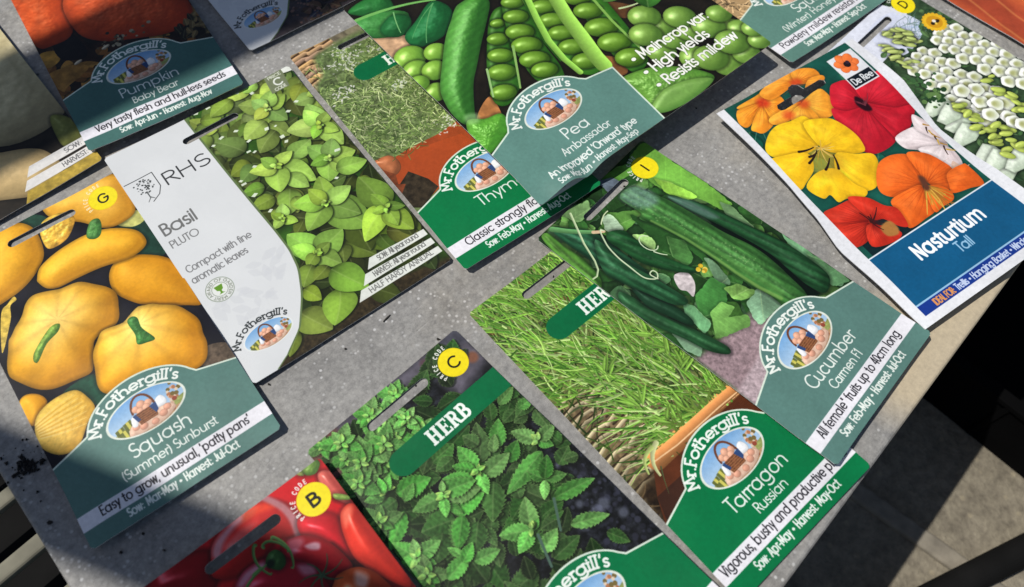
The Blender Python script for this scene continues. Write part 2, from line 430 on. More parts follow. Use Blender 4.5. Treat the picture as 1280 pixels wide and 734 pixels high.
class Art:
    def __init__(s, w, h, bg, seed=0):
        s.w, s.h = w, h
        s.W, s.H = int(w * PP), int(h * PP)
        s.a = np.empty((s.H, s.W, 3), np.float32)
        s.a[:] = c255(*bg)
        s.rng = np.random.default_rng(seed)
    def win(s, x0, y0, x1, y1):
        i0, i1 = max(0, int(y0 * PP)), min(s.H, int(y1 * PP) + 2)
        j0, j1 = max(0, int(x0 * PP)), min(s.W, int(x1 * PP) + 2)
        if i1 - i0 < 2 or j1 - j0 < 2: return None
        Y, X = np.mgrid[i0:i1, j0:j1].astype(np.float32)
        return (slice(i0, i1), slice(j0, j1)), (X + .5) / PP, (Y + .5) / PP
    def mix(s, sl, m, c):
        a = s.a[sl]
        m = m[..., None]
        s.a[sl] = a + (c - a) * m
    def noise(s, X, Y, size, octv=3, seed=0, ang=0.0, stretch=1.0):
        """value noise, range about -1..1, feature size in mm"""
        ca, sa = math.cos(ang), math.sin(ang)
        x = (X * ca + Y * sa) / size / stretch + 100; y = (-X * sa + Y * ca) / size + 100
        tot = np.zeros_like(X); amp = 1.0; nrm = 0
        for o in range(octv):
            r = np.random.default_rng(seed * 17 + o + 5).random((128, 128)).astype(np.float32) * 2 - 1
            xi = np.floor(x).astype(int); yi = np.floor(y).astype(int)
            fx = x - xi; fy = y - yi
            fx = fx * fx * (3 - 2 * fx); fy = fy * fy * (3 - 2 * fy)
            g = lambda a, b: r[(yi + b) % 128, (xi + a) % 128]
            tot += amp * ((g(0, 0) * (1 - fx) + g(1, 0) * fx) * (1 - fy) + (g(0, 1) * (1 - fx) + g(1, 1) * fx) * fy)
            nrm += amp; amp *= .55; x = x * 2.03 + 7; y = y * 2.03 + 3
        return tot / nrm
    def allgrid(s):
        return s.win(0, 0, s.w, s.h)
    def texture(s, amt, size, seed=1, octv=4, tint=None, box=None, **k):
        sl, X, Y = s.win(*(box or (0, 0, s.w, s.h)))
        n = s.noise(X, Y, size, octv, seed, **k)[..., None]
        s.a[sl] = s.a[sl] * (1 + amt * n) + (0 if tint is None else np.clip(n, 0, 1) * c255(*tint))
    def sdf(s, poly, X, Y):
        d2 = np.full(X.shape, 1e9, np.float32); ins = np.zeros(X.shape, bool)
        n = len(poly)
        for i in range(n):
            ax, ay = poly[i]; bx, by = poly[(i + 1) % n]
            ex, ey = bx - ax, by - ay
            l2 = ex * ex + ey * ey + 1e-12
            t = np.clip(((X - ax) * ex + (Y - ay) * ey) / l2, 0, 1)
            dx = X - ax - t * ex; dy = Y - ay - t * ey
            d2 = np.minimum(d2, dx * dx + dy * dy)
            if (ay > Y.max() and by > Y.max()) or (ay < Y.min() and by < Y.min()) or ay == by: continue
            c = (ay > Y) != (by > Y)
            ins ^= c & (X < ax + (Y - ay) * ex / (by - ay))
        d = np.sqrt(d2)
        return np.where(ins, d, -d)
    def poly(s, pts, col, smooth=False, alpha=1.0, soft=0.0, nz=0.0, nsize=3.0, seed=3):
        p = smooth_poly(pts) if smooth else np.array(pts, float)
        m = 1 + soft
        w = s.win(p[:, 0].min() - m, p[:, 1].min() - m, p[:, 0].max() + m, p[:, 1].max() + m)
        if w is None: return
        sl, X, Y = w
        d = s.sdf(p, X, Y)
        k = np.clip(.5 + d / (soft if soft else 1 / PP), 0, 1) * alpha
        c = c255(*col)
        if nz:
            c = c * (1 + nz * s.noise(X, Y, nsize, 3, seed)[..., None])
        s.mix(sl, k, c)
    def blob(s, pts, col, R, smooth=True, amb=.45, spec=.25, sp=18, L=(-.45, -.65, .62), nz=.06, nsize=4.0, dark=None, hi=(255, 255, 245), rim=0.0, shadow=.0, fn=None, k=5, seed=2, edge=.22):
        p = smooth_poly(pts, k) if smooth else np.array(pts, float)
        w = s.win(p[:, 0].min() - 3, p[:, 1].min() - 3, p[:, 0].max() + 3, p[:, 1].max() + 3)
        if w is None: return
        sl, X, Y = w
        d = s.sdf(p, X, Y)
        if shadow:
            s.mix(sl, np.clip(.5 + (d + .6) / 2.2, 0, 1) * shadow, c255(8, 8, 10))
        t = np.clip(d / R, 0, 1)
        hgt = np.sqrt(np.maximum(1 - (1 - t) ** 2, 0)) * R
        hgt = boxblur(boxblur(hgt, R * PP * .16), R * PP * .16)
        if nz: hgt = hgt + nz * R * .35 * s.noise(X, Y, nsize, 2, seed + 9)
        gy, gx = np.gradient(hgt * PP)
        inv = 1 / np.sqrt(gx * gx + gy * gy + 1)
        Lv = np.array(L, float); Lv /= np.linalg.norm(Lv)
        lam = np.clip((-gx * Lv[0] - gy * Lv[1] + Lv[2]) * inv, 0, 1)
        H = Lv + [0, 0, 1]; H /= np.linalg.norm(H)
        sq = np.clip((-gx * H[0] - gy * H[1] + H[2]) * inv, 0, 1) ** sp
        c = np.broadcast_to(c255(*col), X.shape + (3,)).copy()
        if fn is not None: c = fn(X, Y, c, d)
        dk = c * .3 if dark is None else c255(*dark)
        sh = (amb + (1 - amb) * lam)[..., None]
        c = dk * (1 - sh) + c * sh * 1.08
        c = c * (1 + nz * s.noise(X, Y, nsize, 4, seed)[..., None])
        c = c * (1 - edge * np.clip(1 - d / (R * .16), 0, 1)[..., None])
        c = c + spec * sq[..., None] * c255(*hi)
        s.mix(sl, np.clip(.5 + d * PP * .8, 0, 1), np.clip(c, 0, 1))
    def ell(s, cx, cy, rx, ry, col, ang=0, R=None, **k):
        t = np.linspace(0, 2 * math.pi, 22, endpoint=False)
        ca, sa = math.cos(ang), math.sin(ang)
        p = [(cx + rx * math.cos(u) * ca - ry * math.sin(u) * sa, cy + rx * math.cos(u) * sa + ry * math.sin(u) * ca) for u in t]
        s.blob(p, col, R or min(rx, ry) * .95, smooth=False, **k)
    def disc(s, cx, cy, r, col, alpha=1.0, soft=0.0):
        w = s.win(cx - r - 1, cy - r - 1, cx + r + 1, cy + r + 1)
        if w is None: return
        sl, X, Y = w
        d = r - np.hypot(X - cx, Y - cy)
        s.mix(sl, np.clip(.5 + d / (soft or 1 / PP), 0, 1) * alpha, c255(*col))
    def line(s, pts, w0, w1, col, alpha=1.0, col2=None, soft=None, tube=0.0):
        p = np.array(pts, float); m = max(w0, w1) + .4
        w = s.win(p[:, 0].min() - m, p[:, 1].min() - m, p[:, 0].max() + m, p[:, 1].max() + m)
        if w is None: return
        sl, X, Y = w
        seg = np.hypot(*np.diff(p, axis=0).T); cum = np.concatenate([[0], np.cumsum(seg)]); tot = cum[-1] + 1e-9
        best = np.full(X.shape, -1e9, np.float32); bt = np.zeros_like(X); bs = np.zeros_like(X)
        for i in range(len(p) - 1):
            ex, ey = p[i + 1] - p[i]; l2 = ex * ex + ey * ey + 1e-12
            t = np.clip(((X - p[i, 0]) * ex + (Y - p[i, 1]) * ey) / l2, 0, 1)
            dx = X - p[i, 0] - t * ex; dy = Y - p[i, 1] - t * ey
            T = (cum[i] + t * seg[i]) / tot
            wd = w0 + (w1 - w0) * T
            d = wd - np.hypot(dx, dy)
            u = d > best
            best = np.where(u, d, best); bt = np.where(u, T, bt)
            bs = np.where(u, (dx * -ey + dy * ex) / math.sqrt(l2) / (wd + 1e-6), bs)
        c = c255(*col)
        if col2 is not None: c = c + (c255(*col2) - c) * bt[..., None]
        if tube: c = c * (1 + tube * np.clip(-bs, -1, 1))[..., None] if np.ndim(c) == 3 else c[None, None] * (1 + tube * np.clip(-bs, -1, 1))[..., None]
        s.mix(sl, np.clip(.5 + best / (soft or 1 / PP), 0, 1) * alpha, np.clip(c, 0, 1))
    def curve(s, a, b, bend, w0, w1, col, n=7, **k):
        a = np.array(a, float); b = np.array(b, float); d = b - a
        mid = (a + b) / 2 + np.array([-d[1], d[0]]) * bend
        t = np.linspace(0, 1, n)[:, None]
        s.line((1 - t) ** 2 * a + 2 * t * (1 - t) * mid + t * t * b, w0, w1, col, **k)
    def leaf(s, cx, cy, ang, ln, wd, col, serr=0, nserr=9, vein=.12, shadow=.45, split=.14, mid=.25, peak=.75, rough=0.0, col2=None, edge=0.0, seed=1, bend=0.0, pw=.85, cup=0.0):
        ca, sa = math.cos(ang), math.sin(ang)
        ex, ey = cx + ln * ca, cy + ln * sa
        m = wd * 1.3 + 1.2 + abs(bend) * ln
        w = s.win(min(cx, ex) - m, min(cy, ey) - m, max(cx, ex) + m, max(cy, ey) + m)
        if w is None: return
        sl, X, Y = w
        def lc(X, Y):
            t = ((X - cx) * ca + (Y - cy) * sa) / ln
            q = -(X - cx) * sa + (Y - cy) * ca - bend * ln * np.clip(t, 0, 1) ** 2
            return t, q
        def width(t, q):
            tt = np.clip(t, 0, 1)
            pr = np.sin(math.pi * tt ** peak) ** pw
            if serr:
                ph = (tt * nserr - np.abs(q) / wd * .9) % 1.0
                pr = pr * (1 - serr * ph)
            return np.where((t > 0) & (t < 1), wd * pr, -1)
        if shadow:
            t, q = lc(X - .55, Y - .8)
            s.mix(sl, np.clip(.5 + (width(t, q) - np.abs(q)) / 1.1, 0, 1) * shadow * (t > -.05) * (t < 1.05), c255(10, 18, 8))
        t, q = lc(X, Y)
        wv = width(t, q); aq = np.abs(q)
        c = np.broadcast_to(c255(*col), X.shape + (3,)).copy()
        if col2 is not None: c = c + (c255(*col2) - c) * np.clip(t, 0, 1)[..., None]
        side = np.tanh(q / (wd * .12))
        lat = np.clip(aq / (wd + 1e-6), 0, 1)
        f = 1 + split * side * (1 - .35 * lat) - .25 * np.clip(.22 - t, 0, 1) / .22
        v = np.sin((t * 1.0 - lat * .28) * math.pi * 2 * 5.5)
        f = f + vein * np.clip(v - .55, 0, 1) * (lat > .06) - vein * .6 * np.clip(-v - .3, 0, 1)
        if cup: f = f + cup * (np.sin(math.pi * np.clip(t, 0, 1) ** .8) - .6) - cup * .7 * lat ** 3
        if rough: f = f + rough * s.noise(X, Y, .9, 2, seed)
        f = f + .10 * s.noise(X, Y, wd * 1.2, 2, seed + 3)
        c = c * f[..., None]
        c = c + mid * np.exp(-(q / (.14 + wd * .03)) ** 2)[..., None] * (c255(225, 240, 170) - c)
        if edge: c = c + (edge * np.exp(-((wv - aq) / .35) ** 2))[..., None] * (c255(205, 230, 140) - c)
        s.mix(sl, np.clip(.5 + (wv - aq) * PP, 0, 1) * (t > 0) * (t < 1), np.clip(c, 0, 1))
    def lpoly(s, pts, col, seed=1, veins=6, shadow=.35, contrast=.22):
        p = smooth_poly(dense([tuple(q) for q in pts], 6.0), 3)
        r = np.random.default_rng(seed)
        w = s.win(p[:, 0].min() - 3, p[:, 1].min() - 3, p[:, 0].max() + 3, p[:, 1].max() + 3)
        if w is None: return
        sl, X, Y = w
        wx = .5 * s.noise(X, Y, 2.2, 2, seed + 40); wy = .5 * s.noise(X, Y, 2.2, 2, seed + 50)
        d = s.sdf(p, X + wx, Y + wy)
        s.mix(sl, np.clip(.5 + (d + .5) / 2.0, 0, 1) * shadow, c255(8, 20, 8))
        c0 = p.mean(0); sz = np.ptp(p, axis=0).max()
        a = r.uniform(0, 6.3)
        g = ((X - c0[0]) * math.cos(a) + (Y - c0[1]) * math.sin(a)) / sz
        f = 1 + .35 * g + contrast * s.noise(X, Y, sz * .22, 4, seed + 3) + .06 * s.noise(X, Y, .8, 2, seed)
        q = np.array([p[int(r.integers(len(p)))], p[int(r.integers(len(p)))]])
        ex, ey = q[1] - q[0]; l = math.hypot(ex, ey) + 1e-6
        side = (-(X - q[0, 0]) * ey + (Y - q[0, 1]) * ex) / l
        f = f * (1 + .13 * np.tanh(side / .8))
        c = c255(*col) * f[..., None]
        c = c + .3 * np.exp(-(side / .22) ** 2)[..., None] * (c255(190, 215, 150) - c)
        t = ((X - q[0, 0]) * ex + (Y - q[0, 1]) * ey) / l
        v = np.abs(((t - np.abs(side) * .7) / (sz / veins)) % 1.0 - .5)
        c = c * (1 + .06 * np.exp(-((.5 - v) * sz / veins / .35) ** 2))[..., None]
        s.mix(sl, np.clip(.5 + d * PP * .8, 0, 1), np.clip(c, 0, 1))
    def finish(s, amt=.05):
        sl, X, Y = s.allgrid()
        n = s.noise(X, Y, 1.1, 3, 77) * amt + s.noise(X, Y, 16, 2, 78) * amt
        s.a *= (1 + n)[..., None]
    # ---- writing
    def text(s, txt, x0, x1, base, cap, col, wt=.12, serif=False, thin=1.0, xh=.66, path=None, outline=None, fit=True, track=0.0):
        if not txt: return
        adv = 0; items = []
        for ch in txt:
            g, wdt = glyph(ch, xh, serif)
            items.append((adv + track / 2, g)); adv += wdt + track
        sx = (x1 - x0) / adv if fit else cap
        for off, g in items:
            ss = []
            for st in g:
                q = np.array(st, float)
                px = x0 + (off + q[:, 0]) * sx
                py = base - q[:, 1] * cap
                if path is not None:
                    cx = x0 + off * sx
                    px, py = path(px, base - py, cx)
                ss.append(np.stack([px, py], 1))
            if not ss: continue
            al = np.concatenate(ss); hw = wt * cap * .5
            m = hw + .5
            w = s.win(al[:, 0].min() - m, al[:, 1].min() - m, al[:, 0].max() + m, al[:, 1].max() + m)
            if w is None: continue
            sl, X, Y = w
            best = np.full(X.shape, -1e9, np.float32)
            for q in ss:
                for i in range(len(q) - 1):
                    e = q[i + 1] - q[i]; l2 = e @ e + 1e-9
                    t = np.clip(((X - q[i, 0]) * e[0] + (Y - q[i, 1]) * e[1]) / l2, 0, 1)
                    h = hw
                    if thin != 1.0:
                        up = abs(e[1]) / math.sqrt(l2) if path is None else 1.0
                        h = hw * (thin + (1 - thin) * up)
                    best = np.maximum(best, h - np.hypot(X - q[i, 0] - t * e[0], Y - q[i, 1] - t * e[1]))
            if outline is not None: s.mix(sl, np.clip(.5 + (best + .25) / .5, 0, 1) * .5, c255(*outline))
            s.mix(sl, np.clip(.5 + best * PP, 0, 1), c255(*col))

def arc(cx, cy, rx, ry, a0, a1, n=10):
    t = np.radians(np.linspace(a0, a1, n))
    return list(zip(cx + rx * np.cos(t), cy + ry * np.sin(t)))

_GC = {}
def glyph(ch, xh=.66, serif=False):
    key = (ch, xh, serif)
    if key in _GC: return _GC[key]
    x = xh; r = x / 2; rw = r * .95
    S = []; w = .5
    def ln(*p): S.append(list(zip(p[::2], p[1::2])))
    def ring(cx): S.append(arc(cx, r, rw, r, 0, 360, 18))
    C = ch
    if C == ' ': w = .36
    elif C == 'a': ring(.06 + rw); ln(.06 + 2 * rw, 0, .06 + 2 * rw, x); w = 2 * rw + .22
    elif C == 'b': ring(.08 + rw); ln(.08, 0, .08, 1); w = 2 * rw + .22
    elif C == 'c': S.append(arc(.06 + rw, r, rw, r, 50, 310, 14)); w = 2 * rw + .08
    elif C == 'd': ring(.06 + rw); ln(.06 + 2 * rw, 0, .06 + 2 * rw, 1); w = 2 * rw + .22
    elif C == 'e': S.append([(.06, r), (.06 + 2 * rw, r)] + arc(.06 + rw, r, rw, r, 0, 310, 16)); w = 2 * rw + .16
    elif C == 'f': S.append([(.14, 0), (.14, .8)] + arc(.28, .82, .14, .18, 180, 90, 5)); ln(.02, x, .28, x); w = .32
    elif C == 'g': ring(.06 + rw); S.append([(.06 + 2 * rw, x), (.06 + 2 * rw, -.1)] + arc(.06 + rw, -.1, rw, .2, 0, -150, 8)); w = 2 * rw + .22
    elif C == 'h': ln(.08, 0, .08, 1); S.append(arc(.08 + r * .8, x - r * .8, r * .8, r * .8, 180, 0, 9) + [(.08 + 1.6 * r, 0)]); w = 1.6 * r + .22
    elif C == 'i': ln(.09, 0, .09, x); ln(.09, x + .2, .09, x + .23); w = .22
    elif C == 'j': ln(.09, -.25, .09, x); ln(.09, x + .2, .09, x + .23); w = .22
    elif C == 'k': ln(.08, 0, .08, 1); ln(.4, x, .08, .28); ln(.2, .38, .42, 0); w = .48
    elif C == 'l': ln(.09, 0, .09, 1); w = .22
    elif C == 'm':
        ln(.08, 0, .08, x); q = r * .72
        S.append(arc(.08 + q, x - q, q, q, 180, 0, 8) + [(.08 + 2 * q, 0)]); S.append(arc(.08 + 3 * q, x - q, q, q, 180, 0, 8) + [(.08 + 4 * q, 0)]); w = 4 * q + .22
    elif C == 'n': ln(.08, 0, .08, x); S.append(arc(.08 + r * .8, x - r * .8, r * .8, r * .8, 180, 0, 9) + [(.08 + 1.6 * r, 0)]); w = 1.6 * r + .22
    elif C == 'o': ring(.06 + rw); w = 2 * rw + .14
    elif C == 'p': ring(.08 + rw); ln(.08, -.32, .08, x); w = 2 * rw + .22
    elif C == 'q': ring(.06 + rw); ln(.06 + 2 * rw, -.32, .06 + 2 * rw, x); w = 2 * rw + .22
    elif C == 'r': ln(.08, 0, .08, x); S.append(arc(.08 + .2, x - .22, .2, .2, 180, 60, 6)); w = .36
    elif C == 's': S.append(arc(.22, x * .74, .16, x * .25, 40, 270, 9) + arc(.22, x * .25, .17, x * .25, 90, -140, 9)); w = .46
    elif C == 't': S.append([(.14, .9), (.14, .14)] + arc(.27, .14, .13, .14, 180, 285, 5)); ln(.0, x, .28, x); w = .34
    elif C == 'u': S.append([(.08, x)] + arc(.08 + r * .8, r * .8, r * .8, r * .8, 180, 360, 9)); ln(.08 + 1.6 * r, 0, .08 + 1.6 * r, x); w = 1.6 * r + .22
    elif C == 'v': ln(.03, x, .24, 0, .45, x); w = .48
    elif C == 'w': ln(.02, x, .19, 0, .36, x, .53, 0, .7, x); w = .74
    elif C == 'x': ln(.04, 0, .42, x); ln(.04, x, .42, 0); w = .46
    elif C == 'y': ln(.03, x, .25, 0); ln(.46, x, .14, -.32); w = .5
    elif C == 'z': ln(.05, x, .42, x, .05, 0, .42, 0); w = .48
    elif C == 'A': ln(.03, 0, .34, 1, .65, 0); ln(.14, .33, .54, .33); w = .7
    elif C == 'B': S.append([(.1, 0), (.1, 1), (.3, 1)] + arc(.3, .77, .2, .23, 90, -90, 8) + [(.1, .54)]); S.append([(.3, .54)] + arc(.32, .27, .24, .27, 90, -90, 8) + [(.1, 0)]); w = .64
    elif C == 'C': S.append(arc(.5, .5, .44, .5, 45, 315, 16)); w = .86
    elif C == 'D': S.append([(.1, 0), (.1, 1), (.3, 1)] + arc(.3, .5, .42, .5, 90, -90, 12) + [(.1, 0)]); w = .8
    elif C == 'E': ln(.46, 1, .1, 1, .1, 0, .48, 0); ln(.1, .52, .42, .52); w = .54
    elif C == 'F': ln(.46, 1, .1, 1, .1, 0); ln(.1, .52, .4, .52); w = .5
    elif C == 'G': S.append(arc(.5, .5, .44, .5, 45, 360, 18) + [(.6, .5)]); w = .98
    elif C == 'H': ln(.1, 0, .1, 1); ln(.6, 0, .6, 1); ln(.1, .52, .6, .52); w = .72
    elif C == 'I': ln(.12, 0, .12, 1); w = .25
    elif C == 'J': S.append([(.3, 1), (.3, .2)] + arc(.15, .2, .15, .2, 0, -150, 7)); w = .42
    elif C == 'K': ln(.1, 0, .1, 1); ln(.52, 1, .1, .45); ln(.22, .6, .56, 0); w = .6
    elif C == 'L': ln(.1, 1, .1, 0, .44, 0); w = .48
    elif C == 'M': ln(.06, 0, .14, 1, .42, .2, .7, 1, .78, 0); w = .86
    elif C == 'N': ln(.1, 0, .1, 1, .62, 0, .62, 1); w = .74
    elif C == 'O': S.append(arc(.5, .5, .44, .5, 0, 360, 24)); w = 1.0
    elif C == 'P': S.append([(.1, 0), (.1, 1), (.3, 1)] + arc(.3, .73, .24, .27, 90, -90, 9) + [(.1, .46)]); w = .58
    elif C == 'R': S.append([(.1, 0), (.1, 1), (.3, 1)] + arc(.3, .75, .22, .25, 90, -90, 9) + [(.1, .5)]); ln(.28, .5, .56, 0); w = .6
    elif C == 'S': S.append(arc(.3, .74, .21, .26, 40, 270, 10) + arc(.3, .25, .24, .25, 90, -140, 10)); w = .58
    elif C == 'T': ln(.02, 1, .5, 1); ln(.26, 0, .26, 1); w = .52
    elif C == 'U': S.append([(.1, 1), (.1, .25)] + arc(.34, .25, .24, .25, 180, 360, 9) + [(.58, 1)]); w = .68
    elif C == 'V': ln(.03, 1, .33, 0, .63, 1); w = .66
    elif C == 'W': ln(.03, 1, .24, 0, .47, 1, .7, 0, .91, 1); w = .94
    elif C == 'Y': ln(.03, 1, .3, .5, .57, 1); ln(.3, .5, .3, 0); w = .6
    elif C == '1': ln(.08, .8, .26, 1, .26, 0); w = .44
    elif C == '0': S.append(arc(.28, .5, .22, .5, 0, 360, 18)); w = .56
    elif C == '4': ln(.44, 0, .44, 1, .06, .28, .56, .28); w = .6
    elif C == '.': ln(.09, .02, .1, .02); w = .22
    elif C == ',': ln(.1, .05, .05, -.14); w = .22
    elif C == "'": ln(.1, 1, .07, .78); w = .18
    elif C == ':': ln(.13, .04, .13, .05); ln(.13, .52, .13, .53); w = .3
    elif C == '-': ln(.04, .34, .28, .34); w = .34
    elif C == '(': S.append(arc(.32, .42, .24, .62, 120, 240, 8)); w = .28
    elif C == ')': S.append(arc(-.06, .42, .24, .62, 60, -60, 8)); w = .28
    elif C == '*': ln(.1, .78, .22, .98); ln(.22, .78, .1, .98); w = .3
    elif C == '\u2022': S.append(arc(.24, .42, .13, .09, 0, 360, 10)); S.append(arc(.24, .42, .05, .03, 0, 360, 5)); w = .5
    if serif:
        extra = []
        for st in S:
            q = np.array(st)
            if C.isalpha() and C not in 'oceSsC':
                for (a, b) in ((q[0], q[1]), (q[-1], q[-2])):
                    if abs(a[0] - b[0]) < .12 and abs(a[1] - b[1]) > .3 and (a[1] < .05 or a[1] > x - .05):
                        extra.append([(a[0] - .085, a[1]), (a[0] + .085, a[1])])
        S = S + extra
        w += .07
    _GC[key] = (S, w)
    return _GC[key]

# ---- elements of the house style shared by the packets
OV = (40.0, 120.3, 17.0, 9.3)                            # emblem oval
def oval_pts(cx, cy, rx, ry, n=40):
    return [(cx + rx * math.cos(2 * math.pi * i / n), cy + ry * math.sin(2 * math.pi * i / n)) for i in range(n)]

def emblem(A, cx=OV[0], cy=OV[1], k=1.0, rim=(226, 232, 220), seed=4):
    """oval picture: harvest scene with crates, blossom and a straw hat lying on a heap of peaches"""
    rx, ry = OV[2] * k, OV[3] * k
    w = A.win(cx - rx - 1, cy - ry - 1, cx + rx + 1, cy + ry + 1)
    sl, X, Y = w
    old = A.a[sl].copy()
    u, v = (X - cx) / k, (Y - cy) / k
    t = np.clip((v + 9) / 14, 0, 1)[..., None]
    A.a[sl] = c255(112, 164, 214) * (1 - t) + c255(196, 218, 236) * t
    P = lambda *q: [(cx + a * k, cy + b * k) for a, b in zip(q[::2], q[1::2])]
    A.poly(P(-18, 4, -10, 2.6, 4, 3.6, 18, 1.5, 18, 10, -18, 10), (150, 160, 92), nz=.25, nsize=1.2)
    A.poly(P(-18, 6.5, 0, 5.5, 18, 5, 18, 10, -18, 10), (190, 150, 110), nz=.2, nsize=1.0)
    r = np.random.default_rng(seed)
    for i in range(26):                                                     # blossom bush on the right
        a, b = 11.5 + r.normal() * 1.7, -.2 + r.normal() * 3.0
        A.disc(cx + a * k, cy + b * k, (.5 + r.random() * .5) * k, [(178, 120, 84), (120, 104, 60), (214, 176, 150), (150, 74, 56), (226, 206, 180)][i % 5])
    for a, b in ((-12.3, 3.2), (-8.6, 2.2), (-11, 5.0)):                    # crates on the left
        A.poly(P(a - 2, b - 1.6, a + 1.6, b - 2.4, a + 2, b + 1.4, a - 1.6, b + 2.2), (104, 112, 58), nz=.2, nsize=.8)
        A.poly(P(a - .7, b - 1.9, a + .5, b - 2.1, a + .9, b + 1.7, a - .3, b + 1.9), (206, 200, 96))
    for i in range(7):
        A.disc(cx + (-9 + i * 1.1) * k, cy + (5.6 + r.normal() * .5) * k, .6 * k, [(228, 222, 196), (120, 92, 60), (92, 110, 60)][i % 3])
    A.blob(P(-9.5, 7.6, -8.6, 3.6, -5, 2.4, 0, 3.4, 5, 1.8, 9, 2.6, 10.6, 5.4, 6, 7.8, 0, 8.4), (226, 190, 166), 2.2 * k, amb=.8, spec=0, nz=.12, nsize=1.2)
    for a, b, q in ((-6.4, 4.6, 1.5), (-3.6, 5.8, 1.7), (7.6, 3.6, 1.6), (5.2, 5.2, 1.7), (1, 6.6, 1.6)):          # loose peaches
        A.ell(cx + a * k, cy + b * k, q * k, q * .9 * k, (232, 170, 142), amb=.7, spec=.05, nz=.06)
    A.blob(P(-7.4, 3.8, -6.8, .4, -5.2, -.6, -4.6, 2.2, -5.6, 4.4), (236, 238, 240), 1.4 * k, amb=.8, spec=0)
    A.blob(P(3.6, 1.6, 4.6, -1.8, 7.2, -2.8, 8.6, -.4, 7.8, 2.0), (236, 238, 240), 1.6 * k, amb=.8, spec=0)
    A.line([(cx + a * k, cy + b * k) for a, b in arc(-.6, -1.4, 4.6, 6.6, 180, 360, 14)], .5 * k, .5 * k, (110, 66, 46))
    for a, b, q in ((-3.4, -2.6, 1.6), (-.8, -3.6, 1.8), (2.0, -2.6, 1.6), (-2.2, -1.0, 1.5), (.6, -1.2, 1.6)):
        A.ell(cx + a * k, cy + b * k, q * k, q * k, (236, 178, 148), amb=.7, spec=.05, nz=.06)
    A.poly(P(-5.4, -.6, 4.2, -.8, 3.2, 4.6, -4.2, 4.8), (122, 76, 50), nz=.3, nsize=.7)
    for i in range(5):
        A.line(P(-5.0 + i * .14, .4 + i * .95, 3.9 - i * .14, .2 + i * .95), .12 * k, .12 * k, (164, 112, 74))
    A.poly(P(1.6, -.8, 4.6, -1.2, 4.4, 2.4, 3.0, 3.4), (48, 74, 122)); A.poly(P(-5.8, -.4, -4.4, -.8, -3.4, 2.6, -4.8, 3.0), (48, 74, 122))
    d = (1 - np.hypot(u / 17.0, v / 9.3)) * 9.3 * k
    new = A.a[sl].copy()
    A.a[sl] = old
    A.mix(sl, np.clip(.5 + d * PP, 0, 1), c255(*rim))
    A.mix(sl, np.clip(.5 + (d - .55 * k) * PP, 0, 1), new)

def arch_path(cx, cy, rx, ry, a0, a1, x0, x1):
    th = np.radians(np.linspace(a0, a1, 200))
    px, py = cx + rx * np.cos(th), cy - ry * np.sin(th)
    s = np.concatenate([[0], np.cumsum(np.hypot(np.diff(px), np.diff(py)))]); s /= s[-1]
    def f(x, hh, c0):
        sw = (c0 + .35 * 2 - x0) / (x1 - x0)
        sw = min(max(sw, 0), 1)
        i = min(int(sw * 198), 198)
        tx, ty = px[i + 1] - px[i], py[i + 1] - py[i]
        l = math.hypot(tx, ty); tx /= l; ty /= l
        qx, qy = np.interp(sw, s, px), np.interp(sw, s, py)
        dx = x - (c0 + .7)
        return qx + dx * tx + hh * ty, qy + dx * ty - hh * tx
    return f

def brand(A, cx=OV[0], cy=OV[1], k=1.0, col=(238, 244, 236)):
    L = 47.0 * k
    p = arch_path(cx - .3 * k, cy + 1.2 * k, 19.3 * k, 12.2 * k, 172, 30, 0, L)
    A.text("Mr.Fothergill's", 0, L, 0, 4.6 * k, col, wt=.19, serif=True, xh=.64, path=p)

def label_poly(w=80.4):
    pts = [(0, 121.3), (16.1, 116.6)]
    for i in range(25):
        a = math.radians(163 - i * (163 - 22) / 24)
        pts.append((40 + 24.2 * math.cos(a), 120.3 - 17.2 * math.sin(a)))
    pts += [(64.3, 116.2), (w, 121.1)]
    return pts

TEAL, GREEN = (90, 128, 120), (4, 112, 62)
WHITE = (232, 231, 236)
def std_label(A, col, title, t0, t1, sub, s0, s1, strip, e0, e1, sow, o0, o1, bottom=160.0, band=True, tcol=(232, 240, 232)):
    top = label_poly(min(A.w, 80.4))
    A.poly(top + [(min(A.w, 80.4), bottom), (0, bottom)], col, nz=.025, nsize=14)
    for a, b in zip(top[:-1], top[1:]): A.line([a, b], .38, .38, (214, 228, 212))
    brand(A); emblem(A)
    A.text(title, t0, t1, 136.2, 6.2, tcol, wt=.105, xh=.62)
    if sub: A.text(sub, s0, s1, 142.6, 4.1, tcol, wt=.12, xh=.64)
    if band:
        A.poly([(-1, 145.5), (81, 145.5), (81, 152.4), (-1, 152.4)], WHITE)
        if strip: A.text(strip, e0, e1, 150.2, 4.1, (40, 40, 46), wt=.135, xh=.66, track=.04)
        if sow: A.text(sow, o0, o1, 156.8, 3.5, tcol, wt=.17, xh=.7, track=.07)

def price_dot(A, cx, cy, r, ch, side=(244, 244, 236)):
    ang = np.linspace(200, 75, 11)
    for i, c in enumerate("PRICE CODE."[:10]):
        a = math.radians(205 - i * 13.5)
        def pth(x, hh, c0, a=a):
            qx, qy = cx + (r + .55) * math.cos(a), cy - (r + .55) * math.sin(a)
            tx, ty = math.sin(a), math.cos(a)
            dx = x - .45
            return qx + dx * tx + hh * ty * 1.0 * (math.cos(a) / ty if abs(ty) > 1e-6 else 1), qy + dx * ty - hh * math.sin(a)
        A.text(c, 0, .95, 0, 1.75, side, wt=.22, path=pth)
    A.disc(cx, cy, r, (236, 212, 22))
    A.disc(cx, cy, r - .3, (246, 226, 30))
    g, w = glyph(ch)
    hw = 3.4 if ch != 'I' else 1.2
    A.text(ch, cx - hw * .72, cx + hw * .72, cy + 2.5, 5.0, (24, 24, 18), wt=.17 if ch != 'B' else .22)

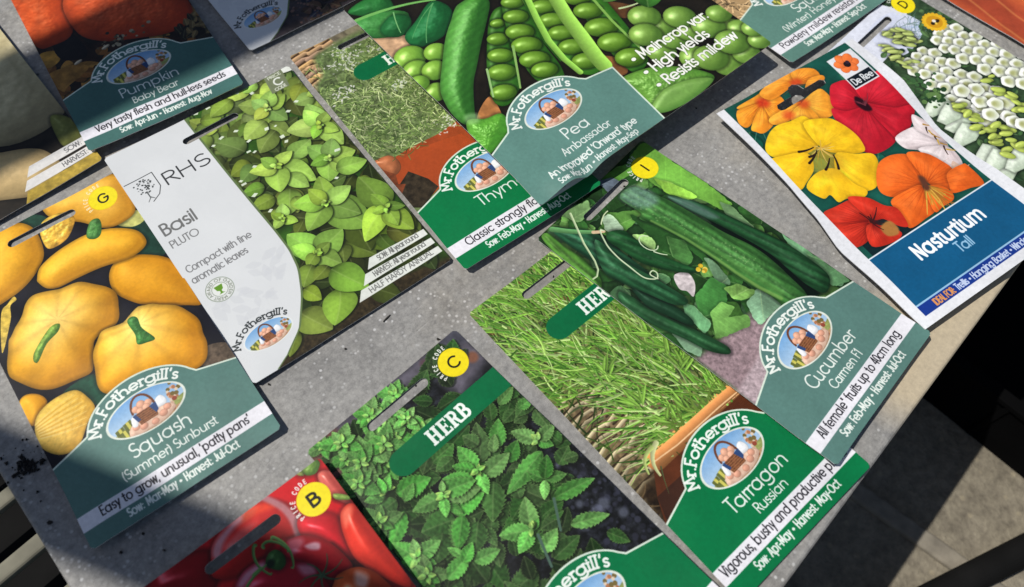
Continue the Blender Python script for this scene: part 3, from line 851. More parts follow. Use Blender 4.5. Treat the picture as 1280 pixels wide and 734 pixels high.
def herb_pill(A, cy=30.2, r=5.7, left=19.8):
    A.poly([(left + r + r * math.cos(math.radians(a)), cy + r * math.sin(math.radians(a))) for a in range(90, 271, 12)] + [(82, cy - r), (82, cy + r)], (4, 104, 60), nz=.03, nsize=8)
    # heavy slab lettering
    def H(x, y, w, h): A.poly([(x, y), (x + w, y), (x + w, y + h), (x, y + h)], (240, 246, 238))
    y0, y1, x = cy - 3.6, cy + 3.6, 39.2
    h = y1 - y0; s = .85
    for k in (0, 3.0):                                       # H
        H(x + .5 + k, y0, 1.5, h); H(x + k, y0, 2.5, s); H(x + k, y1 - s, 2.5, s)
    H(x + 1, cy - .4, 4, .8)
    x += 6.0                                                 # E
    H(x + .5, y0, 1.5, h); H(x, y0, 4.3, s); H(x, y1 - s, 4.4, s); H(x + 1, cy - .4, 2.4, .8); H(x + 3.7, y0, .7, 2.0); H(x + 3.8, y1 - 2.1, .7, 2.1); H(x + 3.0, cy - 1.1, .6, 2.2)
    x += 4.9                                                 # R
    H(x + .5, y0, 1.5, h); H(x, y0, 3.2, s); H(x, y1 - s, 2.5, s)
    A.line(arc(x + 2.6, -(y0 + 2.05), 1.35, 1.65, 90, -90, 8) and [(a, -b) for a, b in arc(x + 2.6, -(y0 + 2.05), 1.3, 1.6, 90, -90, 8)], .62, .62, (240, 246, 238))
    H(x + 1.5, cy - .35, 1.4, .7)
    A.line([(x + 3.0, cy), (x + 3.8, y1 - .5), (x + 4.9, y1 - .45)], .7, .5, (240, 246, 238))
    x += 5.3                                                 # B
    H(x + .5, y0, 1.5, h); H(x, y0, 3.2, s); H(x, y1 - s, 3.2, s); H(x + 1.5, cy - .35, 1.6, .7)
    A.line([(a, -b) for a, b in arc(x + 2.6, -(y0 + 2.0), 1.2, 1.55, 90, -90, 8)], .62, .62, (240, 246, 238))
    A.line([(a, -b) for a, b in arc(x + 2.7, -(y1 - 2.05), 1.45, 1.6, 90, -90, 8)], .66, .66, (240, 246, 238))
# ------------------------------------------------------------------ the printed pictures
def art_squash():
    A = Art(80.4, 160, (20, 21, 32), 1)
    A.texture(.35, 5, 3)
    Y1, Y2 = (244, 184, 46), (120, 66, 6)
    A.poly([(31.6, 1.3), (37.6, -1.4), (43.8, 4.9), (40.6, 9.7), (33.8, 8.2)], (34, 66, 52), smooth=True, nz=.3)
    A.poly([(68.2, 28.7), (79.6, 26.7), (83.1, 41.9), (79.6, 55.5), (69.4, 52), (65.4, 34.9)], (28, 62, 50), smooth=True, nz=.3)
    A.poly([(68.5, 28), (78.5, 25.9), (79.7, 33.1), (73.4, 33.6)], (190, 190, 110), smooth=True, nz=.3)
    A.poly([(15.7, 92.8), (29.3, 92.3), (30.8, 104.1), (26.2, 107), (19.4, 99.8)], (30, 74, 56), smooth=True, nz=.3)
    A.poly([(64.2, 113.9), (72.2, 108.8), (80.9, 113), (80.1, 121.4)], (96, 82, 68), smooth=True, nz=.4, nsize=1.5)
    def stripes(cx, cy, n, amt, base, tip):
        def f(X, Y, c, d):
            a = np.arctan2(Y - cy, X - cx); r = np.hypot(X - cx, Y - cy)
            k = np.clip(1 - r / 24, 0, 1)[..., None]
            c = c255(*base) + (c255(*tip) - c255(*base)) * k
            q = .5 + .5 * np.sin(a * n + .4 * np.sin(a * 3 + r * .15))
            return c * (1 - amt * (q ** 3))[..., None] * np.where(r < 5, .97, 1.0)[..., None]
        return f
    def scallop(pts, cx, cy, n, amt, ph=0):
        return [(cx + (x - cx) * (1 + amt * math.cos(n * math.atan2(y - cy, x - cx) + ph)), cy + (y - cy) * (1 + amt * math.cos(n * math.atan2(y - cy, x - cx) + ph))) for x, y in smooth_poly(pts, 3)]
    bl = dict(amb=.46, spec=.12, sp=7, dark=(150, 88, 6), nz=.055, nsize=8, shadow=.55, edge=.3)
    A.blob([(44.8, -3.3), (56.1, -5.7), (70.1, -3.1), (80.2, 2), (80.7, 14.5), (78.5, 25.9), (71.1, 28.8), (63, 27), (55.4, 17.2), (46, 8.2)], (240, 184, 66), 12, **bl)
    A.blob([(16.2, -3.5), (25.9, -2.9), (33.1, 0.7), (37.1, 8.9), (36.1, 21.4), (32.1, 28.4), (24.2, 34.2), (15, 36.8), (6, 35.7), (5, 19.9)], Y1, 14, **bl)
    A.blob([(39.4, 8.5), (44.1, 5.7), (52.2, 7.5), (54.2, 13.2), (51.3, 18.3), (46.8, 22.2), (41.3, 23.2), (37.7, 21.6), (37.7, 14.5)], (226, 186, 70), 3, nz=.45, nsize=2.2, dark=(150, 80, 20), amb=.6)
    A.blob([(54.6, 50.9), (60.3, 46.3), (66.9, 47.8), (77.6, 56.5), (81.5, 66.9), (81.3, 88), (74, 85.1), (61.2, 75.8), (54.3, 66), (52.4, 58.9)], (226, 158, 26), 12, **bl)
    A.blob([(28.1, 34.2), (31.8, 29.1), (41.8, 25.6), (55, 25.2), (65.2, 28.6), (73.8, 36), (75.5, 43.4), (72.7, 47.4), (65, 48.8), (53.2, 45.9), (42.3, 44.7), (34, 44.3), (29.6, 41.6), (27.7, 36.7)], Y1, 11, **bl)
    c1 = [(27.3, 59)][0]
    A.blob(scallop([(5.8, 57.4), (9.7, 54.1), (16.4, 47.2), (23, 40.9), (31.3, 44.2), (41.4, 46.9), (48.6, 53.2), (52.8, 63), (50.7, 70.8), (45.5, 76.1), (36.2, 78.3), (32.2, 85.9), (27.9, 91.3), (16.7, 89.7), (6.4, 82.9), (1.7, 75.1), (1.9, 68.5)], c1[0], c1[1], 9, .022), Y1, 15, k=2, fn=stripes(c1[0], c1[1], 9, .10, (240, 176, 38), (252, 220, 122)), **bl)
    c2 = [(54, 78.9)][0]
    A.blob(scallop([(35.1, 81), (40.1, 75.8), (49.2, 77.1), (57.7, 74.1), (65.7, 78.3), (72.5, 85.2), (75.8, 93.2), (74.5, 101.4), (74.1, 108.3), (70.1, 114.1), (62, 115), (46.8, 112.2), (35, 108.4), (29.1, 100.7), (30.5, 89.8)], c2[0], c2[1] + 4, 10, .022), Y1, 14, k=2, fn=stripes(c2[0], c2[1] + 3, 10, .10, (240, 172, 34), (250, 216, 112)), **bl)
    A.blob([(-0.7, 87.3), (2.8, 84.2), (7.4, 87), (9.3, 92.3), (6, 98.1), (0.2, 98.9)], (238, 172, 34), 6, **bl)
    A.blob([(2.4, 97.4), (10.6, 93.2), (20, 94.3), (23.2, 100.5), (23.7, 107.1), (18.5, 111.5), (11.5, 118.3), (4.2, 116.8), (-0.4, 108.4)], (238, 198, 88), 7, nz=.12, nsize=1.6, dark=(150, 92, 10), amb=.6, spec=0, shadow=.5)
    p, q = np.array([(1.5, 102.8), (21.3, 103.7)])
    d = (q - p) / np.hypot(*(q - p)); nn = np.array([-d[1], d[0]])
    for i in range(13):
        o = (i - 6) * 1.25
        A.curve(p + nn * o * .45, q + nn * o * 1.0 - d * abs(o) * .35, .012 * (i - 6), .3, .16, (206, 150, 44) if i % 2 else (250, 224, 140), alpha=.55, soft=.35)
    st = dict(dark=(20, 60, 26), amb=.5, spec=.12, nz=.3, nsize=1.4)
    A.blob([(54.4, 26.4), (58.8, 19.7), (62.6, 19.8), (62.7, 23.7), (60.1, 29), (56.8, 29.8)], (86, 140, 70), 2.5, **st)
    A.blob([(11.8, 70.6), (14.2, 67.2), (23.1, 61), (27.2, 61.6), (25.3, 64.8), (19.2, 67.4), (13.5, 72.8), (11.9, 72.8)], (124, 160, 60), 2.4, **st)
    A.blob([(50.7, 78.2), (53.3, 76.8), (55.1, 78.9), (54.6, 84.4), (57, 92.3), (53.5, 92.2), (49.8, 90.5), (50.9, 85.6)], (70, 128, 62), 2.4, **st)
    A.poly([(12.8, 39), (16.3, 36.9), (16.8, 39.1), (13.6, 40.5), (11.3, 47.1), (4.3, 58), (2.7, 58.6), (9.1, 41.8)], (222, 190, 80), smooth=True, nz=.3, nsize=1.5)
    price_dot(A, 69.2, 10.4, 6.7, 'G', (250, 236, 190))
    std_label(A, TEAL, "Squash", 27, 53, "(Summer) Sunburst", 20.5, 61, "Easy to grow, unusual, 'patty pans'", 8.2, 72, "Sow: Mar-May \u2022 Harvest: Jul-Oct", 16.3, 63.3)
    A.finish()
    return A

def art_pea():
    A = Art(159.3, 159.4, (30, 26, 20), 2)
    A.texture(.4, 8, 3)
    wood = dict(smooth=True, nz=.25, nsize=4)
    A.poly([(-2, 24.6), (16.4, 39.2), (8.6, 49.6), (0.4, 44.9)], (206, 166, 128), **wood)
    A.poly([(6.9, 103.9), (21.6, 95.4), (19.6, 107.4), (14.7, 113.4)], (178, 118, 68), **wood)
    A.poly([(81.8, 109.9), (90, 118.8), (85.9, 126.9), (78.4, 123.2)], (122, 78, 44), **wood)
    A.poly([(112.3, 83.3), (122.8, 96.7), (113, 98.8), (109.9, 93.9)], (98, 64, 38), **wood)
    G = (112, 156, 48)
    def peas(l, col=G, sc=1.0, **k):
        for cx, cy, rx, ry, an in l:
            A.ell(cx, cy, rx * sc, ry * sc, col, ang=an, amb=.34, spec=.4, sp=26, dark=(20, 48, 8), nz=.05, shadow=.75, L=(-.3, -.6, .72), **k)
    A.blob([(152.4, 122.6), (155.5, 135), (156.7, 143.3), (162.9, 150.7), (156.4, 152.8), (151.2, 138.9), (148.9, 129.8)], (94, 140, 60), 5, shadow=.4)
    # leaves, upper left
    lf = dict(amb=.5, spec=.12, nz=.12, nsize=3, dark=(8, 40, 18), shadow=.4)
    A.blob([(0.8, 3.8), (12.9, 1.6), (23.3, 5.9), (20.8, 17.7), (12.1, 17.7), (5, 11)], (44, 120, 54), 8, **lf)
    A.blob([(0.5, 11.8), (14.7, 14.1), (25, 24), (14.8, 34.1), (4.3, 30.5), (-1.5, 24)], (72, 150, 70), 9, **lf)
    A.blob([(6.9, 24.1), (15.1, 20), (20.3, 21.2), (24, 27.1), (19.1, 33.8), (11.4, 35.2), (6, 30)], (36, 108, 54), 8, **lf)
    A.blob([(14, 36.3), (25.2, 31), (39.5, 24.7), (44.5, 32.6), (41.4, 41.9), (32.4, 48.2), (23.4, 49.4), (15.2, 47.9), (12.2, 43)], (34, 112, 58), 10, **lf)
    A.curve(*[(0.7, 11.5), (42, 25)], -.10, 1.0, .6, (120, 186, 96))
    A.curve(*[(19.3, 18.9), (13.5, 33.2)], .05, .35, .2, (130, 190, 120))
    A.curve(*[(39.4, 26.6), (19.6, 47.3)], .1, .35, .2, (96, 164, 100))
    A.curve(*[(39.4, 26.6), (15.5, 40.4)], .1, .25, .1, (96, 164, 100))
    pl = [(6.9, 50.1), (9.7, 56), (4.3, 58.9), (6.3, 64), (19.4, 55.5), (20.1, 60.6), (11.6, 64.7), (13.2, 69.5), (3.3, 76.5), (3.6, 81), (0.2, 66.5), (1.8, 69.2)]
    for (a, b), rr in zip(zip(pl[::2], pl[1::2]), (8.6, 7.2, 6.6, 7.0, 6.6, 5.6)):
        A.ell(a[0], a[1], rr, rr * .92, (142, 190, 70), amb=.45, spec=.4, sp=26, dark=(34, 76, 20), shadow=.6)
    # fat closed pod
    A.blob([(45.6, 37.4), (50.7, 35.5), (61.5, 36.1), (63.8, 43.8), (55.4, 53), (41.6, 64.9), (29.9, 75.7), (20.7, 84.3), (9.5, 99.3), (6.1, 104.9), (1.4, 101.1), (0.7, 92.2), (3.1, 82.3), (6.9, 75), (17, 63.6), (28.9, 51), (39.5, 42.3)], (80, 148, 58), 13, amb=.42, spec=.22, sp=12, dark=(12, 56, 16), nz=.05, nsize=2.4, shadow=.7, fn=lambda X, Y, c, d: c * (1 + .05 * np.sin(Y * 1.6 + X * .3 + 2 * A.noise(X, Y, 5, 2, 8)))[..., None])
    A.blob([(4.6, 100.3), (11.3, 104.9), (19.6, 107.4), (17.8, 115.9), (9, 120.2), (-1.9, 122.6), (-1.1, 113.8), (0.3, 105.1)], (98, 166, 56), 9, amb=.55, spec=.3, dark=(24, 84, 20), nz=.12, nsize=1.6, shadow=.5)
    A.poly([(4.6, 97.1), (10.2, 99.8), (7.7, 104.5), (3, 102.4)], (170, 214, 150), smooth=True, alpha=.5, soft=2)
    # open pods with rows of peas
    def rows(l):
        out = []
        for i in range(0, len(l), 2):
            (x, y), (x2, y2) = l[i], l[i + 1]
            rx = math.hypot(x2 - x, y2 - y)
            out.append((x, y, rx, rx * .74, math.atan2(y2 - y, x2 - x)))
        return out
    def shell(pts, col=(112, 166, 60), R=4):
        A.blob(pts, col, R, amb=.5, spec=.2, dark=(24, 70, 18), nz=.08, shadow=.5)
    shell([(31.2, 82.1), (41.9, 68.8), (54, 55.7), (62.4, 50.7), (66.7, 54.1), (54.9, 71.7), (45.3, 88), (38, 99.9), (25.4, 105.3), (21.5, 98.8)], (52, 104, 30))
    peas(rows([(56.5, 59.6), (60.3, 61.1), (49.5, 68.3), (54.4, 71.3), (43.2, 78.1), (48.7, 82), (36.6, 87.3), (42.8, 91.3), (28.9, 97.8), (34.8, 101.1)]))
    shell([(71, 45.5), (82.9, 46.9), (75.1, 64.7), (66.4, 84.6), (62.6, 101.8), (57.8, 110.4), (51, 108.6), (46.3, 101.3), (49.8, 84.3), (55.9, 68.7)], (56, 108, 32))
    peas(rows([(72.7, 52.5), (78, 55.9), (67.1, 61.9), (72.8, 65.6), (61.6, 71.7), (67.9, 76), (58.3, 80.9), (65.2, 85.1), (54.9, 91.1), (61.9, 95), (54.2, 99.6), (60.5, 102.6)]))
    A.line([(52.4, 77.1), (37.1, 100.9)], .7, .5, (136, 178, 96))
    A.line([(32, 81), (23.2, 96.7)], .6, .5, (150, 190, 120))
    shell([(80.9, 50.8), (92.6, 52.4), (90.5, 76), (84.8, 100.6), (80.2, 115.5), (70.1, 116.6), (65.4, 106), (69.2, 83.4)], (64, 124, 36))
    peas(rows([(84.8, 57.5), (90.5, 60.4), (83.2, 65.3), (89.2, 69.1), (80.4, 75.9), (86.6, 79.9), (78.1, 85.7), (84.2, 89.6), (75.9, 96.3), (82.2, 99.9), (74.8, 108), (81.4, 111.4)]))
    A.line([(80.9, 53.4), (74.1, 70.5), (69.1, 85.7), (66.9, 100.3), (67.2, 111.9)], 2.4, 1.6, (142, 196, 80), tube=.25)
    A.line([(79.6, 52.4), (72.5, 69.2), (66.9, 85.1), (64.7, 100)], .5, .5, (40, 84, 24))
    shell([(102.4, 62.7), (113.9, 69.2), (111.8, 87.9), (106.9, 111), (101.9, 125.9), (90.1, 130.2), (87.7, 119.2), (92.1, 96.8)], (60, 116, 34))
    peas(rows([(101.8, 71.9), (108.1, 75.4), (99.9, 82.3), (107, 86.1), (97.1, 95.5), (105.3, 99.6), (95.1, 107.6), (103.4, 111.5), (94.4, 120.4), (102.1, 123.7)]))
    A.line([(93.1, 63), (87.9, 78.9), (84.2, 95.3), (80.7, 109), (79.9, 115.8)], 4.0, 4.4, (150, 202, 84), tube=.3)
    A.line([(108.4, 75.1), (105.1, 95), (103.7, 108.5), (102.5, 125.2)], .8, .7, (134, 182, 84))
    # loose peas on the right
    def heap(l):
        return [(x, y, r * .34, r * .30, .3) for (x, y), r in l]
    hp = list(zip([(109.8, 127.5), (121.7, 125.2), (151.9, 138.3), (154.5, 141.6), (121, 141.1), (130.9, 154.8), (143.8, 155.8), (132.3, 126.4), (122.4, 114.9), (135.6, 115.5), (120.8, 103.8), (111.9, 113.8), (127.3, 146.2), (142.8, 129.8), (144.1, 145.4), (156.2, 153.8), (160, 145.9), (154.3, 126.6)],
                  (44, 44, 40, 42, 48, 46, 42, 44, 42, 50, 50, 50, 52, 52, 52, 36, 36, 40)))
    for (x, y), r in hp:
        A.ell(x, y, r * .182, r * .165, (132, 172, 74), ang=.5, amb=.4, spec=.42, sp=20, dark=(34, 66, 20), nz=.06, shadow=.6)
    A.curve(*[(114.4, 91.3), (132.2, 95.2)], .1, .6, .3, (196, 216, 160))
    A.leaf(*[(111.2, 82.4)][0], -.3, 34, 7, (86, 140, 62), mid=.1)
    A.leaf(*[(127.3, 100.2)][0], -.9, 30, 9, (60, 118, 44), mid=.2)
    A.blob([(79.1, 128.2), (94, 130), (106.2, 136.7), (117.6, 149.9), (117.8, 157.3), (99, 158.5), (82.9, 157), (78.8, 151), (80.3, 140.2)], (108, 158, 62), 9, amb=.5, spec=.3, dark=(26, 78, 22), nz=.1, nsize=2, shadow=.6)
    A.blob([(79.4, 150.4), (93, 146), (108.4, 149.4), (117.8, 156.9), (101.7, 159.5), (86.4, 158.1), (79.1, 154.4)], (118, 160, 76), 4, amb=.55, spec=.2, dark=(40, 90, 30), shadow=.4)
    for t, l in (("\u2022 Maincrop var.", [(93.2, 121.7), (148.3, 122.3)]), ("\u2022 High yields", [(92.2, 131.5), (138.7, 132.5)]), ("\u2022 Resists mildew", [(91.5, 140.8), (149.7, 143.1)])):
        (x0, y0), (x1, y1) = l
        A.text(t, x0, x1, (y0 + y1) / 2 + 3.0, 6.2, (250, 250, 244), wt=.17, outline=(40, 70, 20))
    # label
    top = [(0, 124), (14.5, 118.6)]
    for i in range(25):
        a = math.radians(163 - i * (163 - 22) / 24)
        top.append((40.5 + 25 * math.cos(a), 121 - 17.6 * math.sin(a)))
    top += [(66.5, 117.0), (82.4, 119.6)]
    A.poly(top + [(80, 159.8), (0, 159.8)], (96, 138, 128), nz=.03, nsize=14)
    for a, b in zip(top, top[1:] + [(80, 159.8)]): A.line([a, b], .42, .42, (214, 230, 214))
    brand(A, 41, 120.6); emblem(A, 41.2, 121.2)
    c = (232, 240, 234)
    A.text("Pea", 34, 49.6, 139.4, 6.4, c, wt=.11, xh=.62)
    A.text("Ambassador", 27, 57, 146.0, 4.2, c, wt=.12, xh=.64)
    A.text("An improved 'Onward' type", 12.8, 68.4, 152.6, 4.0, c, wt=.16)
    A.text("Sow: Mar-Jun \u2022 Harvest: May-Sep", 14, 64.6, 157.6, 3.1, c, wt=.17, xh=.7, track=.07)
    A.finish()
    return A

def art_basil():
    A = Art(101.7, 145.8, (44, 78, 24), 3)
    sl, X, Y = A.allgrid()
    A.texture(.45, 6, 5)
    r = A.rng
    A.poly([(30, 118), (102, 124), (102, 146), (0, 146)], (40, 56, 20), nz=.4, soft=10, alpha=.8)
    A.poly([(10, 139), (70, 136), (102, 144), (102, 147), (0, 147)], (52, 44, 28), nz=.5, nsize=1.2, soft=3)
    for i in range(60):                                                   # bits of pale backdrop between the leaves
        x, y = r.uniform(38, 100), r.uniform(0, 70) ** 1.0
        q = r.uniform(.5, 1.4); a = r.uniform(0, 3)
        A.poly([(x + q * 1.3 * math.cos(a + k), y + q * math.sin(a + k)) for k in (0, 1.3, 3.1, 4.4)], (232, 240, 226))
    def shade(y):
        k = np.clip((y - 10) / 100, 0, 1)
        b = np.array((160, 192, 90)) * (1 - k) + np.array((138, 174, 66)) * k
        return tuple(float(v) for v in b * (1.0 + r.normal() * .13) * np.array((1 + r.normal() * .05, 1, 1 + r.normal() * .1)))
    def bl(x, y, a, L, col, wd=.37, **k):
        A.leaf(x, y, a, L, L * wd, tuple(c * .8 for c in col), vein=.05, split=.08, mid=.16, shadow=.6, peak=.74, seed=int(r.integers(99)), bend=r.normal() * .12, rough=.04, pw=.76, cup=.26, col2=tuple(c * 1.08 for c in col), **k)
    def sprig(x, y, sz, rot, n=3):
        for lev in range(n):
            f = (1, .6, .3)[lev]
            for k in range(4):
                a = rot + lev * .8 + k * math.pi / 2 + r.normal() * .25
                L = sz * f * r.uniform(.7, 1.2) * (1 if k % 2 == 0 else .8)
                bl(x + .5 * math.cos(a), y + .5 * math.sin(a), a, L, shade(y), r.uniform(.33, .46))
    for i in range(170):
        x, y = r.uniform(36, 104), r.uniform(-4, 136)
        L = r.uniform(9, 17)
        d = (.42 if y > 40 else .66) * (.8 if y > 90 else 1)
        bl(x, y, r.uniform(0, 6.28), L, vr(shade(y), .7 * d, 1.15 * d, r))
    def put(l, wd=.38, k=1.0, jit=.0):
        for p, q in zip(l[::2], l[1::2]):
            L = math.hypot(q[0] - p[0], q[1] - p[1])
            bl(p[0], p[1], math.atan2(q[1] - p[1], q[0] - p[0]), L, tuple(v * k for v in shade(p[1])), wd * r.uniform(.92, 1.08))
    def rosette(c, tips, wd=.38, k=1.0, core=2.6):
        order = sorted(tips, key=lambda q: -math.hypot(q[0] - c[0], q[1] - c[1]))
        for q in order: put([c, q], wd, k)
        for i in range(5):
            a = r.uniform(0, 6.3)
            bl(c[0], c[1], a, core * r.uniform(.8, 1.3), tuple(v * 1.08 for v in shade(c[1])), .4)
    # single leaves, far ones first
    put([(46.1, 13.3), (52.1, 16.2), (48, 5.5), (57.2, 10.6), (77.9, -3), (63.8, 4.4), (67.2, 2.2), (53.1, 6.1), (101.4, 14), (92.1, 21.9), (82.8, 0.5), (73.9, 2.2), (106.8, 46.8), (103.1, 37.8), (90, 5.8), (79, 9.1)], .36, .9)
    put([(56.4, 35.9), (48.8, 21.3), (55.2, 43.9), (44.1, 42.9), (56.9, 46.6), (45.6, 49.8), (75, 32.9), (60.8, 37.3), (73.8, 24.3), (59.6, 28.5), (102.1, 24.3), (91.4, 23), (105.8, 22.1), (98.9, 22)], .42, .86)
    put([(61.4, 66.4), (56.6, 81.2), (75.1, 62.3), (70.7, 50.4), (59.3, 86.7), (52.2, 92.4), (97.1, 85.1), (88.7, 84), (69.5, 108.3), (73.4, 123.5), (79.8, 109.7), (87.5, 124.8), (98.7, 115.9), (94, 126.5)], .42, .68)
    put([(65.6, 108.5), (62.9, 118.7), (78.1, 100.6), (73.7, 119.1), (82.7, 115), (82.1, 125.4), (86.6, 114.8), (98.6, 123.7), (97.5, 110.1), (93.7, 123.2)], .4, .62)
    rosette([(78.7, 17.7)][0], [(83.9, 30.1), (78.6, 5.6), (68.1, 7.6), (70, 20.8), (90.7, 16), (85.7, 8.3), (74.6, 9.1)], .40)
    rosette([(94.5, 42.5)][0], [(78.9, 37.6), (98.2, 27.1), (99.7, 51.7), (86.4, 46.6), (100.1, 59.2), (92, 29.7), (103, 36.2)], .36)
    put([(72.2, 51.9), (85.7, 47.2), (66.5, 55.1), (79.6, 66.2), (65.3, 60), (71.4, 71.9)], .36)
    rosette([(64.5, 52.1)][0], [(51.8, 51.5), (59.8, 44.3), (57.1, 66.5), (73.8, 46.4)], .36)
    rosette([(87.5, 63.2)][0], [(82.1, 51), (95.1, 53.7), (95.3, 74.8), (100.4, 65.9), (78.6, 74.1), (78.6, 59.6)], .40)
    put([(62.7, 68.1), (54.8, 80.1), (54.5, 67.6), (42.9, 67.4), (53.6, 60), (43.8, 55.9), (61.9, 73.1), (61.4, 81.1), (52.6, 74.6), (47.8, 79.2)], .38, .9)
    rosette([(51.5, 80.1)][0], [(45.1, 82.8), (54.9, 86.9), (56, 73.4), (48.6, 75.6)], .4, 1.0, 2)
    rosette([(72.5, 84.4)][0], [(60.6, 75.1), (57.8, 94.3), (82.2, 99.7), (79.2, 70.3), (87, 83.6), (83.6, 107.8), (68.2, 73.9)], .36)
    put([(86.5, 71), (101.6, 74.5)], .34)
    rosette([(93.3, 103.8)][0], [(94, 115.2), (94.1, 93.3), (74, 107.4), (95.1, 81.1), (102, 105.3), (94.8, 121.6), (86.7, 102.1)], .34)
    rosette([(54.2, 106.2)][0], [(49.3, 89.1), (70.8, 102.3), (60.5, 117.7), (45, 98.6), (46.6, 109.5), (62.2, 105.2)], .40)
    put([(49.5, 110.1), (39.6, 116.8), (54.9, 114.7), (46.3, 118.4), (39.9, 118.6), (44.4, 127.5)], .38, .75)
    put([(32.6, 127.9), (38.5, 143.6)], .42, .82)
    put([(27.4, 135.1), (17.8, 142.8)], .24, 1.0)
    put([(53, 127.9), (45.1, 143.9)], .44, 1.02)
    put([(55.2, 117.2), (62.8, 135.2)], .42, 1.12)
    for (x, y) in [(55, 0.4), (45.9, 23.7), (51.3, 21.7), (59.1, 22.1), (61.2, 31.2), (57.9, 37), (60.2, 38.7), (55.8, 46.5), (46.3, 50.3), (46.6, 52.7), (47.6, 61.2), (76.5, 30.2), (75.8, 38.1), (75.9, 41.9), (92.9, 22.4), (77.5, 4.8), (86.4, 25.7), (84, 75.2), (93.1, 61.3), (72.1, 29.3), (49.1, 73.4), (71.5, 0.5), (48.8, -0.2)]:
        q = r.uniform(.7, 1.5); a = r.uniform(0, 3)
        A.poly([(x + q * 1.4 * math.cos(a + k), y + q * .9 * math.sin(a + k)) for k in (0, 1.3, 3.1, 4.4)], (228, 238, 218), alpha=.95)
    # information strips, lower right
    for (y0, y1, xa), t in zip(((122.4, 127.2, 72), (128.4, 133.1, 66), (134.2, 139.0, 60)), ("SOW: All year round", "HARVEST: All year round", "HALF HARDY ANNUAL")):
        A.poly([(xa, y0), (100.9, y0 + 1.6), (100.9, y1 + .4), (xa - 3.8, y1)], (226, 230, 222))
        for m, (u, v) in ((0, (xa + 3, 97)),):
            A.text(t, u, v, y1 - 1.0, 2.7, (120, 122, 118), wt=.16, xh=.7)
    A.poly([(87.2, -1), (97.4, -1), (95.6, 11.6), (85.6, 11.6)], (122, 132, 100))
    A.text("PRICE", 88.4, 95.8, 2.6, 1.8, (226, 230, 214), wt=.2)
    A.text("C", 89.6, 94.0, 8.2, 4.4, (236, 240, 230), wt=.2)
    A.text("CODE", 88.0, 94.4, 11.0, 1.8, (226, 230, 214), wt=.2)
    A.poly([(97.2, -1), (103, -1), (103, 4), (97, 3)], (236, 240, 230))
    A.finish()
    return A, rhs_panel(A, "Basil", "PLUTO", ("Compact with fine", "aromatic leaves"))

